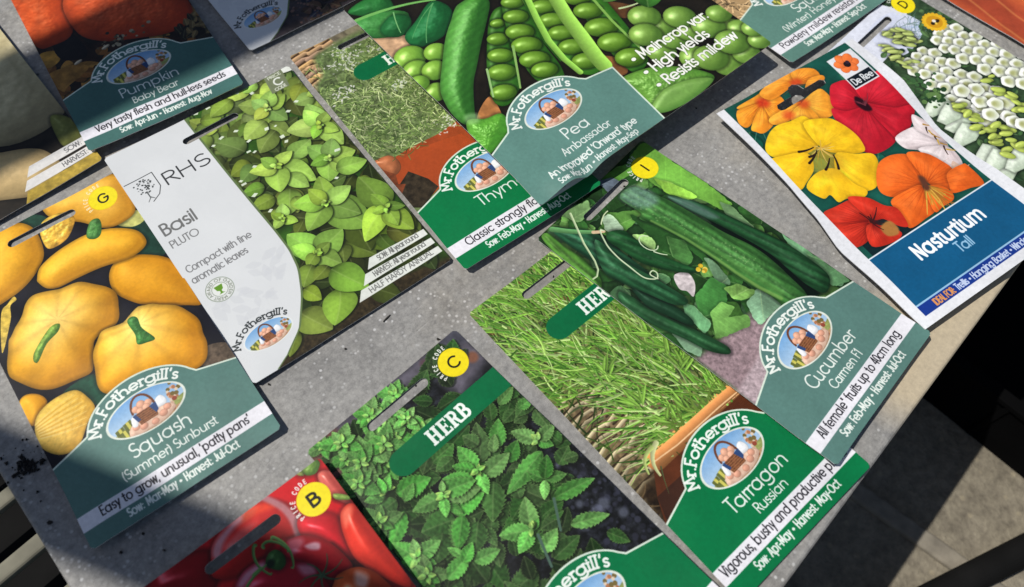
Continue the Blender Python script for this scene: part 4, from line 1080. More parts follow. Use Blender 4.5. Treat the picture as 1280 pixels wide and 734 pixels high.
RHS_EDGE = [(42.0, 0), (42.4, 20), (43.0, 42), (44.0, 66), (44.9, 84), (45.0, 97), (43.2, 108), (37.6, 120.5), (28.4, 134), (17.6, 142), (10.5, 146)]
def rhs_panel(A, name, kind, lines, top=True, brandpos=(16.6, 128.4)):
    e = [tuple(v) for v in RHS_EDGE]
    # rounded lower curve
    ee = np.array(e); t = np.linspace(0, 1, 60)
    s = np.linspace(0, 1, len(e))
    ex = boxblur(np.repeat(np.interp(t, s, ee[:, 0])[:, None], 3, 1), 1)[:, 0]; ey = np.interp(t, s, ee[:, 1])
    pts = list(zip(ex, ey))
    poly = [(-1, -1), (42, -1)] + pts + [(-1, 146.5)]
    A.poly([(x + (1.0 if x > 0 else 0), y) for x, y in poly], (98, 118, 74))
    A.poly(poly, (218, 221, 222), nz=.012, nsize=10)
    r = np.random.default_rng(8)
    for i in range(34):                                               # faint leaf pattern low on the panel
        x, y = r.uniform(4, 42), r.uniform(92, 122)
        if x > 45 - max(0, (y - 100)) * .5 or (y < 102 and x < 24): continue
        a = r.uniform(0, 6.3); L = r.uniform(3, 5)
        A.poly([(x + L * math.cos(a + q) * (1 if abs(q) < .1 or abs(q - 3.14) < .1 else .5), y + L * math.sin(a + q) * (1 if abs(q) < .1 or abs(q - 3.14) < .1 else .5)) for q in (0, 1.2, 1.9, 3.14, 4.3, 5.1)], (207, 210, 213), smooth=True, alpha=.55, soft=.5)
    if name:
        k = (52, 54, 56)
        A.text("RHS", 16.8, 41.0, 31.9, 7.6, k, wt=.105)
        A.line([(3, 20.3), (14.8, 20.3), (14.8, 30), (12.4, 34), (8.2, 36.4)], .2, .2, k)
        A.line([(3, 20.3), (.8, 20.3)], .2, .2, k)
        for i in range(70):
            a, q = r.uniform(0, 6.3), math.sqrt(r.random()) * 4.4
            A.disc(8.0 + q * math.cos(a) * 1.1, 26.0 + q * math.sin(a), .42, (70, 74, 74) if i % 3 else (218, 221, 222))
        A.line([(8, 29.5), (8, 33.6), (6.2, 35.4)], .35, .15, (90, 94, 94)); A.line([(8, 33.0), (9.6, 35)], .3, .15, (90, 94, 94))
        A.text(name, 3.2, 20.6, 57.0, 6.6, (112, 113, 112), wt=.15, xh=.7)
        A.text(kind, 3.2, 17.2, 65.0, 4.0, (120, 121, 121), wt=.13)
        A.text(lines[0], 3.0, 35.6, 81.0, 3.9, (124, 125, 126), wt=.13, xh=.68)
        A.text(lines[1], 2.4, 30.0, 87.4, 3.9, (124, 125, 126), wt=.13, xh=.68)
        cx, cy = 10.4, 96.6
        A.disc(cx, cy, 6.4, (150, 160, 146)); A.disc(cx, cy, 6.0, (222, 225, 222))
        p = arch_path(cx, cy, 4.2, 4.2, 200, -150, 0, 24)
        A.text("AWARD OF GARDEN MERIT", 0, 24, 0, 1.35, (130, 138, 124), wt=.2, path=lambda x, h, c: p(x, h, c - .55))
        A.disc(cx, cy, 3.7, (150, 160, 146)); A.disc(cx, cy, 3.4, (228, 231, 226))
        A.poly([(cx - 2, cy - 2.2), (cx + 2, cy - 2.2), (cx + 1.4, cy + .2), (cx + .4, cy + .8), (cx + .5, cy + 1.8), (cx + 1.4, cy + 2.4), (cx - 1.4, cy + 2.4), (cx - .5, cy + 1.8), (cx - .4, cy + .8), (cx - 1.4, cy + .2)], (98, 148, 40))
    bx, by = brandpos
    emblem(A, bx, by, .68, rim=(228, 232, 230))
    brand(A, bx, by, .68, (52, 58, 60))
    return pts

def art_thyme():
    A = Art(80.4, 160, (104, 122, 74), 4)
    r = A.rng
    A.texture(.35, 3, 4)
    # basket, upper left
    A.poly([(-1, -1), (24, -1), (22, 20), (10, 34), (-1, 34)], (70, 50, 32))
    for j in range(9):
        y = -1 + j * 3.4
        for i in range(3):
            A.line([(-2 + i * 9 + (j % 2) * 3, y + 1.5), (5 + i * 9 + (j % 2) * 3, y), (10 + i * 9, y + 1.2)], 1.5, 1.1, (196 - 18 * (j % 3), 158 - 14 * (j % 3), 106), tube=.35)
    A.poly([(24, -1), (60, -1), (60, 9), (26, 12)], (112, 104, 84), nz=.4, nsize=3)
    A.poly([(34, -1), (50, -1), (48, 5), (36, 6)], (124, 118, 94), smooth=True, nz=.2)
    # terracotta pot
    A.poly([(2.2, 87.8), (17.1, 87.3), (34.4, 88.2), (51, 86.3), (55.5, 99.6), (42.6, 117.2), (22.7, 113.9), (8.3, 117.9), (1.8, 119.1), (-3.2, 109.5), (-2.3, 99.3)], (158, 70, 34), nz=.12, nsize=6)
    A.poly([(-6.2, 105.5), (7.1, 91.4), (21.1, 90.2), (31.7, 92.1), (43.5, 94.8), (46.9, 105.1), (25.8, 105), (16.1, 112.7), (5.5, 105)], (172, 74, 34), nz=.08, nsize=9, alpha=.9)
    A.blob([(-0.9, 83.6), (7.1, 84.7), (9.4, 90.2), (7.5, 95.3), (2.5, 96.4), (-0.5, 87.6)], (196, 116, 72), 4, nz=.1)
    A.poly([(0.8, 103.4), (9.6, 98.7), (14.9, 108.2), (16.3, 114.7), (3.7, 120.5), (-2, 116.3), (-3.4, 107.6)], (52, 44, 32), nz=.5, nsize=2)
    A.poly([(-0.4, 89.6), (3.9, 96.4), (1.6, 102.1), (4.5, 104.3), (-4.8, 111.9), (-3.9, 101.8)], (120, 62, 36), nz=.3, nsize=2)
    # foliage
    low = sorted([(-2.2, 74.2), (0.3, 81.7), (6, 83), (10.9, 85.6), (18.4, 89.8), (24.5, 86.9), (30.4, 85.3), (39.6, 85.1), (44, 85.3)])
    A.poly([(14, 6), (60, 6), (82, 14)] + [(x, y - 4) for x, y in low[::-1]] + [(-1, 84), (-1, 32), (8, 20)], (100, 118, 72), smooth=True, nz=.3, nsize=2.2, soft=3)
    A.texture(.4, 1.3, 9, 3, box=(0, 10, 80, 84))
    for i in range(3600):
        y = r.uniform(8, 100); x = r.uniform(-2, 82)
        if x < 18 and y < 30 and r.random() < .92: continue
        lim = np.interp(x, [q[0] for q in low], [q[1] for q in low]) + r.normal() * 2.2
        if y > lim: continue
        a = r.normal(.9, 1.0); L = r.uniform(1.6, 6.5)
        c = [(112, 136, 72), (146, 164, 104), (86, 112, 54), (176, 186, 136), (60, 80, 40), (128, 150, 84)][i % 6]
        A.curve((x, y), (x + L * math.cos(a), y + L * math.sin(a)), r.normal() * .2, .26, .14, vr(c, .68, 1.34, r), n=4)
    for i in range(300):
        gx, gy, sp = [(26, 12, 4), (42, 20, 5), (10, 38, 3), (36, 50, 2.6), (60, 52, 4), (42, 86, 4), (24, 24, 5), (30, 30, 4), (20, 20, 4)][i % 9]
        x, y = gx + r.normal() * sp, gy + r.normal() * sp * .7
        q = r.uniform(.2, .5)
        A.line([(x, y), (x + r.normal() * .5, y + r.normal() * .5)], q, q * .8, [(206, 212, 196), (186, 186, 180), (222, 222, 214)][i % 3], alpha=.8)
    for i in range(110):
        x, y = r.uniform(46, 82), r.uniform(8, 26)
        A.curve((x, y), (x + r.normal() * 2, y + r.normal() * 2), .1, .4, .2, (190, 140, 104), n=4, alpha=.6)
    herb_pill(A, 31.5, 5.9, 21)
    std_label(A, (6, 118, 66), "Thyme", 26, 54, None, 0, 0, "Classic strongly flavoured", 8.6, 66, "Sow: Feb-May \u2022 Harvest: Aug-Oct", 15.5, 64)
    A.finish()
    return A

def art_tarragon():
    A = Art(80.4, 160, (112, 120, 66), 5)
    r = A.rng
    A.texture(.4, 4, 4)
    A.poly([(-1, 58), (30, 62), (48, 100), (50, 125), (-1, 125)], (116, 98, 70), nz=.5, nsize=2, soft=10)
    for i in range(30):                                                  # wicker behind the grass
        y = 58 + (i % 15) * 4.2; x = -4 + (i // 15) * 15
        A.line([(x, y + 2), (x + 9, y + r.normal() * .6), (x + 18, y + 2)], .8, .6, vr((206, 190, 150), .75, 1.05, r), tube=.3)
        A.line([(x + 2, y + 3.6), (x + 15, y + 3.4)], .5, .3, (40, 30, 20), alpha=.8)
    A.poly([(-1, 106), (26, 100), (42, 128), (-1, 128)], (44, 32, 20), nz=.6, nsize=2.5, soft=6)
    for i in range(14):
        x = r.uniform(0, 30); y = r.uniform(104, 122)
        A.curve((x, y), (x + r.uniform(3, 9), y + r.normal() * 3), .2, .35, .2, (120, 98, 66), alpha=.6)
    for i in range(10):
        A.disc(r.uniform(0, 40), r.uniform(2, 60), r.uniform(1.5, 3), (96, 56, 34), alpha=.8, soft=2)
    # pot: dark body and pale rim
    A.poly([(13, 101.2), (63.1, 101.6), (65.6, 113.9), (64.4, 121.2), (21.5, 111.7), (12.9, 118.1), (-0.5, 121.3), (5.1, 111.3)], (86, 44, 24), nz=.15, nsize=6)
    A.poly([(5.1, 111.3), (21.5, 111.7), (20.7, 118.7), (0.4, 122.1)], (58, 34, 24), nz=.15, nsize=6)
    A.line([(15.7, 100.7), (26.2, 100.9), (38.6, 100.7), (51.1, 100.7), (63.5, 101.1)], 4.4, 3.2, (202, 132, 74), tube=.4)
    A.line([(13.6, 101.1), (25.9, 102.8), (38.8, 102.9), (51.3, 103), (64.4, 103.6)], .3, .3, (240, 190, 140))
    # blades
    G = [(120, 168, 62), (98, 150, 54), (150, 188, 90), (74, 124, 42), (112, 164, 60), (172, 200, 122)]
    def inside(x, y):
        p = 104 - .0 * x
        return y < 104 - abs(x - 55) * .08 and not (x < 22 and y > 66 and r.random() < .8)
    def blade(x, y, L, b, sp, w):
        a = math.atan2(y - 122, x - 60) + r.normal() * sp
        x2, y2 = x + L * math.cos(a), y + L * math.sin(a)
        if x < 20 and y > 62 and r.random() < .75: return
        c = vr(G[int(r.integers(6))], .9 * b, 1.1 * b, r)
        A.curve((x, y), (x2, y2), r.normal() * .13, w, .07, c, n=6, tube=.22, col2=tuple(v * 1.12 for v in c))
    for i in range(900): blade(r.uniform(0, 84), r.uniform(-2, 104), r.uniform(8, 18), r.uniform(.32, .6), .9, r.uniform(.3, .6))
    for i in range(1500):
        y = 104 - 106 * r.random() ** .9
        blade(r.uniform(2 if y < 60 else 18, 86), y, r.uniform(9, 24), r.uniform(.72, 1.12), .42, r.uniform(.28, .62))
    for i in range(9):                                                   # leafy sprays in front
        x, y = r.uniform(24, 76), r.uniform(46, 98)
        for k in range(7):
            A.leaf(x + r.normal() * 1.2, y + r.normal() * 1.2, r.uniform(-2.9, .4), r.uniform(6, 12), .7, vr((124, 172, 66), .8, 1.12, r), vein=0, mid=.2, shadow=.3, bend=r.normal() * .12)
    # rim of the pot over the lower stems
    A.line([(15.7, 100.7), (26.2, 100.9), (38.6, 100.7), (51.1, 100.7), (63.5, 101.1)], 3.0, 2.4, (206, 138, 80), tube=.35)
    A.line([(14.1, 100.6), (26.7, 102), (39.8, 102.1), (52.3, 102.2), (65.4, 102.8)], .3, .3, (240, 196, 146))
    for i in range(26):
        p, q = [(28.1, 99.1), (61.2, 100)]
        t_ = r.random()
        A.curve((p[0] + (q[0] - p[0]) * t_, p[1] + (q[1] - p[1]) * t_ - 2), (p[0] + (q[0] - p[0]) * t_ + r.normal() * 5, p[1] + (q[1] - p[1]) * t_ - r.uniform(4, 12)), r.normal() * .2, .45, .15, vr((116, 150, 60), .6, 1.1, r))
    A.curve(*[(20.4, 95.7), (12.2, 106)], .35, 1.2, .5, (190, 196, 140), tube=.2)
    A.curve(*[(17.7, 95.8), (9.1, 102.6)], .4, 1.0, .4, (170, 186, 110), tube=.2)
    herb_pill(A, 31.0, 5.8, 20.4)
    std_label(A, (6, 116, 66), "Tarragon", 23, 57, "Russian", 31, 49.3, "Vigorous, bushy and productive plants", 2.6, 77.5, "Sow: Apr-May \u2022 Harvest: May-Oct", 14.4, 65)
    A.finish()
    return A

def art_mint():
    A = Art(80.4, 160, (20, 22, 24), 6)
    r = A.rng
    A.texture(.8, 2.5, 4, tint=(22, 22, 30))
    A.poly([(-1, -1), (82, -1), (82, 20), (60, 26), (60, 8), (-1, 12)], (92, 88, 98), nz=.4, nsize=7, soft=6)
    A.poly([(0, -1), (14, -1), (10, 14), (-1, 16)], (110, 74, 66), smooth=True, nz=.2, soft=3)
    A.poly([(64, -1), (82, -1), (82, 8), (70, 6)], (70, 70, 80), soft=3, nz=.2)
    for x, y, q, c in ((77, 15, 2.6, (126, 84, 66)), (8, 20, 2.2, (70, 58, 86)), (60, 3, 2, (86, 66, 74))):
        A.disc(x, y, q, c, soft=1.5)
    # pebbly soil on the right
    for i in range(260):
        x, y = r.uniform(56, 82), r.uniform(60, 120)
        A.disc(x, y, r.uniform(.3, 1.3), vr((46, 48, 60), .4, 1.3, r), alpha=.8, soft=.5)
    for i in range(9):
        A.disc(r.uniform(58, 80), r.uniform(66, 108), r.uniform(1, 2.6), (120, 126, 146), alpha=.55, soft=1.5)
    def mleaf(x, y, a, L, b, wd=.36, **k):
        g_ = r.uniform(.85, 1.2); col = (84 * b * g_, 142 * b, 66 * b * g_)
        A.leaf(x, y, a, L, L * wd, col, serr=.2, nserr=9, vein=.2, split=.14, mid=.16, rough=.2, edge=.2, shadow=.6, seed=int(r.integers(50)), bend=r.normal() * .07, **k)
    def sprig(x, y, sz, b, rot=None):
        rot = r.uniform(0, 1.6) if rot is None else rot
        for lev, f in enumerate((1, .68, .4)):
            for k in range(4):
                a = rot + lev * .8 + k * math.pi / 2 + r.normal() * .2
                L = sz * f * r.uniform(.75, 1.1)
                if lev == 2: col = dict(col2=(150, 190, 90))
                else: col = {}
                mleaf(x + .3 * math.cos(a), y + .3 * math.sin(a), a, L, b * (1, 1.1, 1.35)[lev], .34, **col)
    for i in range(210):
        x, y = r.uniform(-4, 72), r.uniform(8, 126)
        if x > 56 and y > 82: continue
        mleaf(x, y, r.uniform(0, 6.3), r.uniform(8, 15), r.uniform(.25, .62))
    for i in range(26):
        x, y = r.uniform(40, 80), r.uniform(34, 70)
        mleaf(x, y, r.uniform(0, 6.3), r.uniform(8, 13), r.uniform(.35, .7))
    for i in range(24):
        sprig(r.uniform(0, 44), r.uniform(2, 26), r.uniform(6, 9), r.uniform(.8, 1.2))
    def put(l, wd=.3, b=1.0):
        for p, q in zip(l[::2], l[1::2]):
            L = math.hypot(q[0] - p[0], q[1] - p[1])
            mleaf(p[0], p[1], math.atan2(q[1] - p[1], q[0] - p[0]), L, b * r.uniform(.9, 1.1), wd * r.uniform(.9, 1.15))
    def core(c, b=1.4):
        for i in range(4): mleaf(c[0], c[1], r.uniform(0, 6.3), r.uniform(2.4, 4), b, .36, col2=(170, 205, 100))
    # dim undergrowth on the right
    put([(64.8, 105.6), (69.2, 114.2), (42.9, 98.4), (56.2, 98.9), (57.1, 81.6), (50.8, 68.7), (50.4, 84.2), (61.2, 84.2), (55.9, 89.4), (47.1, 86.2), (52.5, 86.2), (58.6, 88.1)], .34, .55)
    put([(70.2, 74), (78.8, 71.1), (77.4, 68.3), (76, 59.9), (78.8, 76.6), (73.1, 73.9), (73.9, 45), (65.9, 46.1), (76.1, 49.9), (69.5, 48.1), (82, 45.3), (72.4, 49.4), (79.8, 50.5), (78.2, 60.6)], .42, .64)
    put([(47.7, 51.2), (60.5, 40.6), (46.5, 60.9), (34.9, 72), (31.6, 71.4), (30.3, 80.2), (56.1, 59.2), (65.3, 55.4), (23, 68.3), (31.4, 66.1), (49.5, 73), (53.4, 63.4)], .34, .75)
    put([(25.5, 61.4), (12.9, 55.5), (18.3, 62), (9.5, 69.3), (29, 62.7), (18.5, 71.4), (13.7, 39.9), (2.9, 39.2), (31.3, 68.3), (22.1, 75.5), (33.8, 38.3), (45.4, 37.6), (41.2, 42.4), (32.5, 42.9), (52.3, 45.6), (50.7, 38.1)], .42, .72)
    # clear sprays
    put([(69.2, 65.4), (46.7, 68.8)], .17, .95); put([(59, 82.3), (77.2, 86.6), (56.5, 94.1), (71, 101.3)], .2, 1.0); put([(41.3, 93.7), (51.9, 91.8)], .3, 1.15)
    put([(71, 60.8), (66.1, 50.5), (71, 60.8), (74.4, 67.1), (71.3, 61.1), (81, 60.6)], .36, 1.0); core([(71.1, 60.9)][0])
    put([(61.9, 74.1), (58.5, 67.2), (61.9, 74.1), (70.2, 78.3), (62, 74.3), (69.7, 67.7)], .34, .8); put([(61.6, 74.6), (56.2, 80.4)], .32, 1.3)
    put([(44.1, 84.6), (51.2, 73.8), (44.1, 84.6), (33.1, 78.2), (44.3, 85.1), (49.4, 83.3)], .3, 1.05); put([(43.8, 84.9), (34.5, 88.5)], .3, 1.3); core([(44.2, 84.5)][0], 1.1)
    put([(45, 52.7), (45.9, 40.1), (44.3, 52.7), (38.3, 45), (41, 55.6), (32.1, 46.1), (57.1, 51.8), (65.8, 42.8), (54.7, 52.3), (59.2, 46)], .32, 1.05)
    put([(26.5, 58.9), (40.8, 61.8), (45.1, 56.8), (59.3, 56.2)], .3, 1.05); put([(45, 54.1), (40.8, 62.9)], .3, 1.4); core([(45.3, 53)][0])
    put([(28.6, 62.2), (18.2, 70.9), (70.3, 38.6), (80.3, 36.9), (75, 45.3), (82.8, 46.3)], .32, .95); put([(20.3, 78.1), (30.2, 82.3), (18.2, 73.6), (16.6, 67.1)], .3, 1.15)
    put([(27.9, 51.2), (15.2, 47.7), (29.3, 51.2), (39.9, 60.6), (28.5, 50.5), (42.2, 54.3), (28.9, 50.1), (31.9, 46.3), (27.3, 54.9), (29, 62)], .32, 1.0); put([(27.9, 51.9), (23.1, 58.4)], .32, 1.35); core([(28.3, 51.3)][0])
    put([(13, 45.4), (-0.6, 53)], .22, 1.15); put([(15.4, 37.9), (29.6, 42.3), (11.8, 35.9), (4.4, 31), (15.6, 42.3), (23.1, 39.7), (10.4, 36), (10, 28.6)], .3, .95); core([(13.7, 33.6)][0], 1.3); put([(11.7, 34.4), (18.1, 29.9), (12.1, 34.8), (13.8, 27.9)], .28, 1.25)
    for cx, cy, s in ((380, 620, 9.5), (200, 205, 9), (240, 170, 8), (90, 175, 8), (160, 250, 8), (150, 330, 8), (520, 690, 9), (330, 80, 7), (230, 290, 8)):
        pass
    for p, s, b in zip([(5.3, 62.1), (18.9, 17.6), (24.7, 18.7), (12.3, 6.8), (12.9, 18.5), (6.9, 24.3), (37.8, 16.8), (3.3, 41.6), (3.8, 69.7)], (10, 10, 9, 9, 8, 9, 7, 9, 9), (1.1, 1.0, .95, 1.1, .9, .95, 1.25, .8, .8)):
        sprig(p[0], p[1], s, b)
    put([(8.5, 76.1), (21.4, 74.5), (16.7, 75.6), (24.7, 72.7)], .3, 1.2)
    A.line([(59, 82.4), (52.2, 92.8)], .6, .5, (72, 98, 84)); A.line([(44.6, 88), (40.1, 99.9)], .6, .5, (72, 98, 84))
    price_dot(A, 69.4, 11.2, 6.7, 'C')
    herb_pill(A, 30.2, 5.8, 19.8)
    std_label(A, (6, 114, 66), "", 0, 0, None, 0, 0, None, 0, 0, None, 0, 0)
    A.finish()
    return A
def art_cucumber():
    A = Art(80.4, 160, (34, 64, 32), 7)
    r = A.rng
    A.texture(.5, 6, 4)
    # leaves all over the back
    for i in range(46):
        x, y = r.uniform(0, 80), r.uniform(-4, 122)
        a = r.uniform(0, 6.3); L = r.uniform(10, 20)
        c = [(70, 120, 44), (54, 104, 44), (92, 140, 66), (44, 84, 36)][i % 4]
        A.leaf(x, y, a, L, L * .34, vr(c, .7, 1.1, r), vein=.10, mid=.2, rough=.12, shadow=.4)
    for i in range(120):
        x, y = r.uniform(-2, 82), r.uniform(-2, 110); q = r.uniform(4, 9); a0 = r.uniform(0, 6.3)
        pts = [(x + q * r.uniform(.5, 1.15) * math.cos(a0 + k), y + q * r.uniform(.5, 1.15) * math.sin(a0 + k)) for k in (0, 1.1, 2.1, 3.2, 4.2, 5.2)]
        A.lpoly(pts, vr([(70, 118, 48), (50, 96, 42), (96, 142, 70), (38, 78, 34), (84, 130, 84)][i % 5], .75, 1.1, r), seed=i, shadow=.5)
    A.poly([(0, 90), (40, 96), (40, 125), (0, 125)], (152, 130, 134), nz=.28, nsize=1.2, soft=3)
    A.poly([(0, 112), (34, 108), (34, 126), (0, 126)], (176, 158, 162), nz=.25, nsize=1.0, soft=2)
    # strongly lit leaves at the top corner
    A.lpoly([(67.8, 2.1), (78.1, 1.1), (81.1, 4.3), (80, 21.2), (80.1, 36.9), (79.5, 47.7), (78.4, 56), (72.4, 55.1), (70.5, 43.7), (65.1, 32.1), (62.5, 23.6), (62.7, 18.1)], (104, 158, 62), seed=1)
    A.lpoly([(65.2, 18.9), (68.5, 24.4), (70.4, 36), (70.2, 41.4), (66.2, 39.1), (62.2, 29)], (128, 176, 66), seed=2)
    A.lpoly([(48.9, -0.7), (57.4, 0.7), (66.4, 4.5), (61.8, 9.4), (52.6, 7.2), (43.9, 7.3)], (84, 136, 56), seed=3)
    A.lpoly([(18, -1.1), (27.3, 0.6), (33.5, 3.6), (28.1, 10.7), (20.3, 7.7)], (120, 160, 100), seed=4)
    A.lpoly([(45.4, -0.6), (52.5, 3.2), (52.3, 8.8), (43.9, 7.3)], (110, 124, 140), seed=5)
    A.lpoly([(75.2, 50.6), (77.4, 56.7), (75.3, 65.6), (74, 71.4), (70.2, 69.1), (69.7, 59.5)], (120, 160, 108), seed=6)
    A.lpoly([(79.9, 82.6), (80.4, 93.8), (79.6, 105.6), (79.7, 118), (74.4, 118.3), (71.1, 110.7), (73, 98.4)], (104, 150, 108), seed=7)
    A.lpoly([(78.7, 96.3), (80.4, 102.3), (80.1, 116.4), (79.3, 119.6), (72, 115.7), (73.1, 106.7)], (100, 150, 100), seed=8)
    A.lpoly([(27, 16.8), (34, 15.2), (41.3, 21.3), (55.4, 36.6), (56, 46.4), (46.2, 35.8), (40.8, 28.2), (30.1, 27.4), (24.1, 24.4)], (96, 150, 66), seed=9)
    A.lpoly([(30.2, 14.9), (34.2, 16.4), (33.8, 20.6), (32.1, 25.9), (27.1, 25.9), (25.5, 20.6)], (176, 204, 170), seed=10)
    A.lpoly([(40, 23.6), (49, 38.8), (47.3, 60.2), (41.6, 76.3), (43.1, 55.7), (33.4, 50.3), (36, 40.9)], (52, 104, 46), seed=11)
    A.lpoly([(42.1, 43.9), (45.7, 51.4), (40.7, 59.9), (34.8, 60.4), (34.8, 51.8)], (78, 132, 66), seed=12)
    A.lpoly([(31.9, 31.2), (36.1, 35.7), (36, 40.9), (32.5, 44.1), (29.4, 40.8), (30.5, 34.9)], (146, 184, 110), seed=13)
    A.lpoly([(44.1, 63.7), (45.8, 67.3), (42.9, 77.8), (40.8, 80.5), (36.7, 76.1)], (112, 150, 112), seed=14)
    A.lpoly([(24.8, 72.2), (37.4, 71.9), (38.9, 79.6), (32.2, 84.2), (21.7, 84.3), (18.8, 79.3)], (58, 112, 52), seed=15)
    A.lpoly([(36.9, 79.5), (43.2, 82.3), (45.5, 90.7), (39.7, 90.4), (35.7, 86)], (120, 166, 82), seed=16)
    A.lpoly([(23.1, 82), (30.6, 82.4), (32.4, 88.3), (26.4, 89.5), (33, 94.8), (29.4, 98.6), (18.9, 94.6), (14, 91.1)], (100, 146, 72), seed=17)
    A.lpoly([(38.5, 91.1), (47.4, 90.9), (48, 97.5), (47.8, 103.2), (40.1, 102.6), (32.6, 102), (33.5, 97.3)], (118, 156, 122), seed=18)
    A.lpoly([(4.4, 71.2), (7, 77.8), (7, 89), (2.2, 91.1), (0.6, 83.9)], (136, 176, 138), seed=19)
    A.lpoly([(18.7, 69.4), (20.5, 75.3), (18.8, 85), (13, 86.2), (13.8, 75.8)], (92, 140, 96), seed=20)
    # white scraps
    A.poly([(27.2, 58.8), (32.4, 62.4), (30.3, 68.2), (24.4, 71.8), (24.6, 68), (23.3, 64.6)], (206, 196, 196), smooth=True, nz=.2, nsize=1.5)
    cu = dict(amb=.46, spec=.14, sp=8, nz=.07, nsize=2.4, dark=(8, 30, 14), shadow=.6, L=(-.1, -.75, .6))
    def streak(ax, ay, bx, by, amt):
        dx, dy = bx - ax, by - ay; l = math.hypot(dx, dy)
        def f(X, Y, c, d):
            q = (-(X - ax) * dy + (Y - ay) * dx) / l
            t = ((X - ax) * dx + (Y - ay) * dy) / l
            n = A.noise(t, q * 7, 9, 3, 11)
            return np.clip(c * (1 + amt * np.sin(q * 1.7 + n) + .25 * n)[..., None], 0, 1)
        return f
    # lower left dark fruit pair
    A.blob([(3.8, 45.4), (6, 52.6), (7.3, 64.8), (10.9, 79.3), (14.2, 95.1), (13.5, 99.4), (10.9, 98.8), (7, 91.8), (4.7, 80.9), (1.3, 67.8), (-0.9, 52)], (44, 92, 54), 7, fn=streak(*sum([(3.3, 48.8), (12.7, 98.9)], ()), .12), **cu)
    A.blob([(10.2, 46.4), (12.3, 56.6), (14.9, 69.2), (14.5, 78.4), (11.8, 79.3), (9.1, 70.6), (6.5, 58.1)], (30, 66, 44), 6, **cu)
    A.blob([(2.4, 0.8), (6.2, 2.2), (5.9, 11.7), (6.6, 22.9), (4.2, 33.9), (0.1, 38.4), (-2, 33.8), (-1, 21.5), (-0.2, 10.3)], (92, 146, 56), 6, fn=streak(*sum([(2.7, 1.2), (0.6, 36.7)], ()), .25), **cu)
    A.blob([(9.1, 1), (15.4, 7.8), (21.1, 17.6), (21.1, 37), (20.5, 55), (17.6, 66.8), (13.2, 60.4), (9.7, 43.3), (8.4, 26.6), (7.5, 11.7)], (40, 92, 62), 9, fn=streak(*sum([(8.9, 2.6), (17.7, 61.9)], ()), .2), **cu)
    A.blob([(18.3, 20.1), (17.9, 37.4), (19.9, 50.9), (21.4, 64.5), (21.3, 70.7), (18.3, 71.4), (14.6, 66.6), (11.5, 55.7), (8.6, 44.6), (7.6, 33.4)], (44, 96, 60), 9, fn=streak(*sum([(13.5, 31.7), (19.5, 70.3)], ()), .18), **cu)
    A.blob([(25.3, 22.1), (31.1, 26.6), (31.1, 35.6), (31.6, 46.6), (35.1, 59), (37.7, 64.5), (36.6, 65.9), (32.8, 63.1), (27.3, 54.8), (22.4, 43.6), (21.9, 32.6), (21.5, 25.1)], (34, 84, 44), 7, fn=streak(*sum([(24.1, 24.4), (36.8, 65.2)], ()), .15), **cu)
    A.curve(*[(9, 1.8), (21, 17.1)], .04, 1.5, 1.0, (96, 150, 92), tube=.25)
    # main fruits, running on under the label
    A.poly([(63, 48.7), (66.7, 58.9), (67.8, 73.9), (68.6, 89.7), (66.5, 104.9), (64.5, 114), (56.6, 111.1), (58.5, 96.2), (59.2, 79.6), (60.6, 63.1)], (8, 22, 14), soft=2)
    A.blob([(61.2, 30.4), (67.5, 42.3), (70.9, 56), (73.7, 70), (76.5, 83.7), (76.9, 98.5), (75.2, 111.4), (66.4, 114.7), (64.4, 106.2), (65.6, 95.6), (66.8, 84.8), (65.8, 71), (63.5, 55.8), (60.9, 41.5)], (34, 78, 44), 7, fn=streak(*sum([(61.4, 31.3), (75, 99.7)], ()), .2), **cu)
    A.poly([(61.2, 30.4), (65.7, 39.1), (67.1, 46.9), (67.5, 55.2), (64.2, 53.2), (61.7, 44.2), (60.4, 36.5)], (120, 146, 146), smooth=True, alpha=.5, soft=2)
    main = [(45, 13.8), (48.8, 12.6), (52.5, 13.3), (55.5, 15.7)] + [(55.9, 17.6), (58.5, 26.8), (60.2, 36.6), (61.2, 49.9), (62.2, 62), (64.8, 75.9), (64.7, 86.2), (62.9, 97.3), (59.9, 109), (51.8, 114.1), (47.8, 106.9), (48.2, 96.8), (46.7, 87.9), (45.8, 78.4), (46.6, 67.6), (46.1, 52.2), (43.9, 37.7), (41.5, 28.6)] + [(44.5, 26.7), (44.3, 19)]
    A.blob(main, (70, 126, 58), 10, fn=streak(*sum([(49.1, 22.7), (55, 102.3)], ()), .16), **cu)
    A.line([(44.2, 33.1), (47.1, 51.5), (47.8, 66.8), (47.6, 79.2), (48.3, 90.8), (50.3, 101.4)], .5, .9, (138, 180, 90), alpha=.6, soft=.9)
    A.line([(46.6, 35.7), (50.1, 54.7), (51.3, 76.7), (52.7, 99.8)], .9, 1.4, (104, 158, 76), alpha=.35, soft=2.2)
    A.poly([(45.3, 13.6), (51.9, 13.1), (56.8, 16), (57.9, 24.4), (55.2, 29), (47.9, 26.7), (45, 19.8)], (150, 178, 190), smooth=True, alpha=.45, soft=3, nz=.3, nsize=1)
    sl, X, Y = A.allgrid()
    for i in range(90):
        p, q = [(47, 18.2), (57.6, 87)]
        t = r.random(); o = r.normal() * 4
        A.disc(p[0] + (q[0] - p[0]) * t + o * .6, p[1] + (q[1] - p[1]) * t + o * .2, r.uniform(.2, .5), (150, 186, 120), alpha=.35)
    # tendrils, flower end
    A.line([(21.9, 2.1), (18.6, 7.8), (13, 17.7), (9.1, 27.3), (6.5, 31.3), (3.5, 33.1), (1.2, 32.7)], .55, .4, (190, 208, 164), tube=.2)
    A.curve(*[(20.8, 16.9), (24.5, 20.2)], .05, .9, .8, (214, 186, 150))
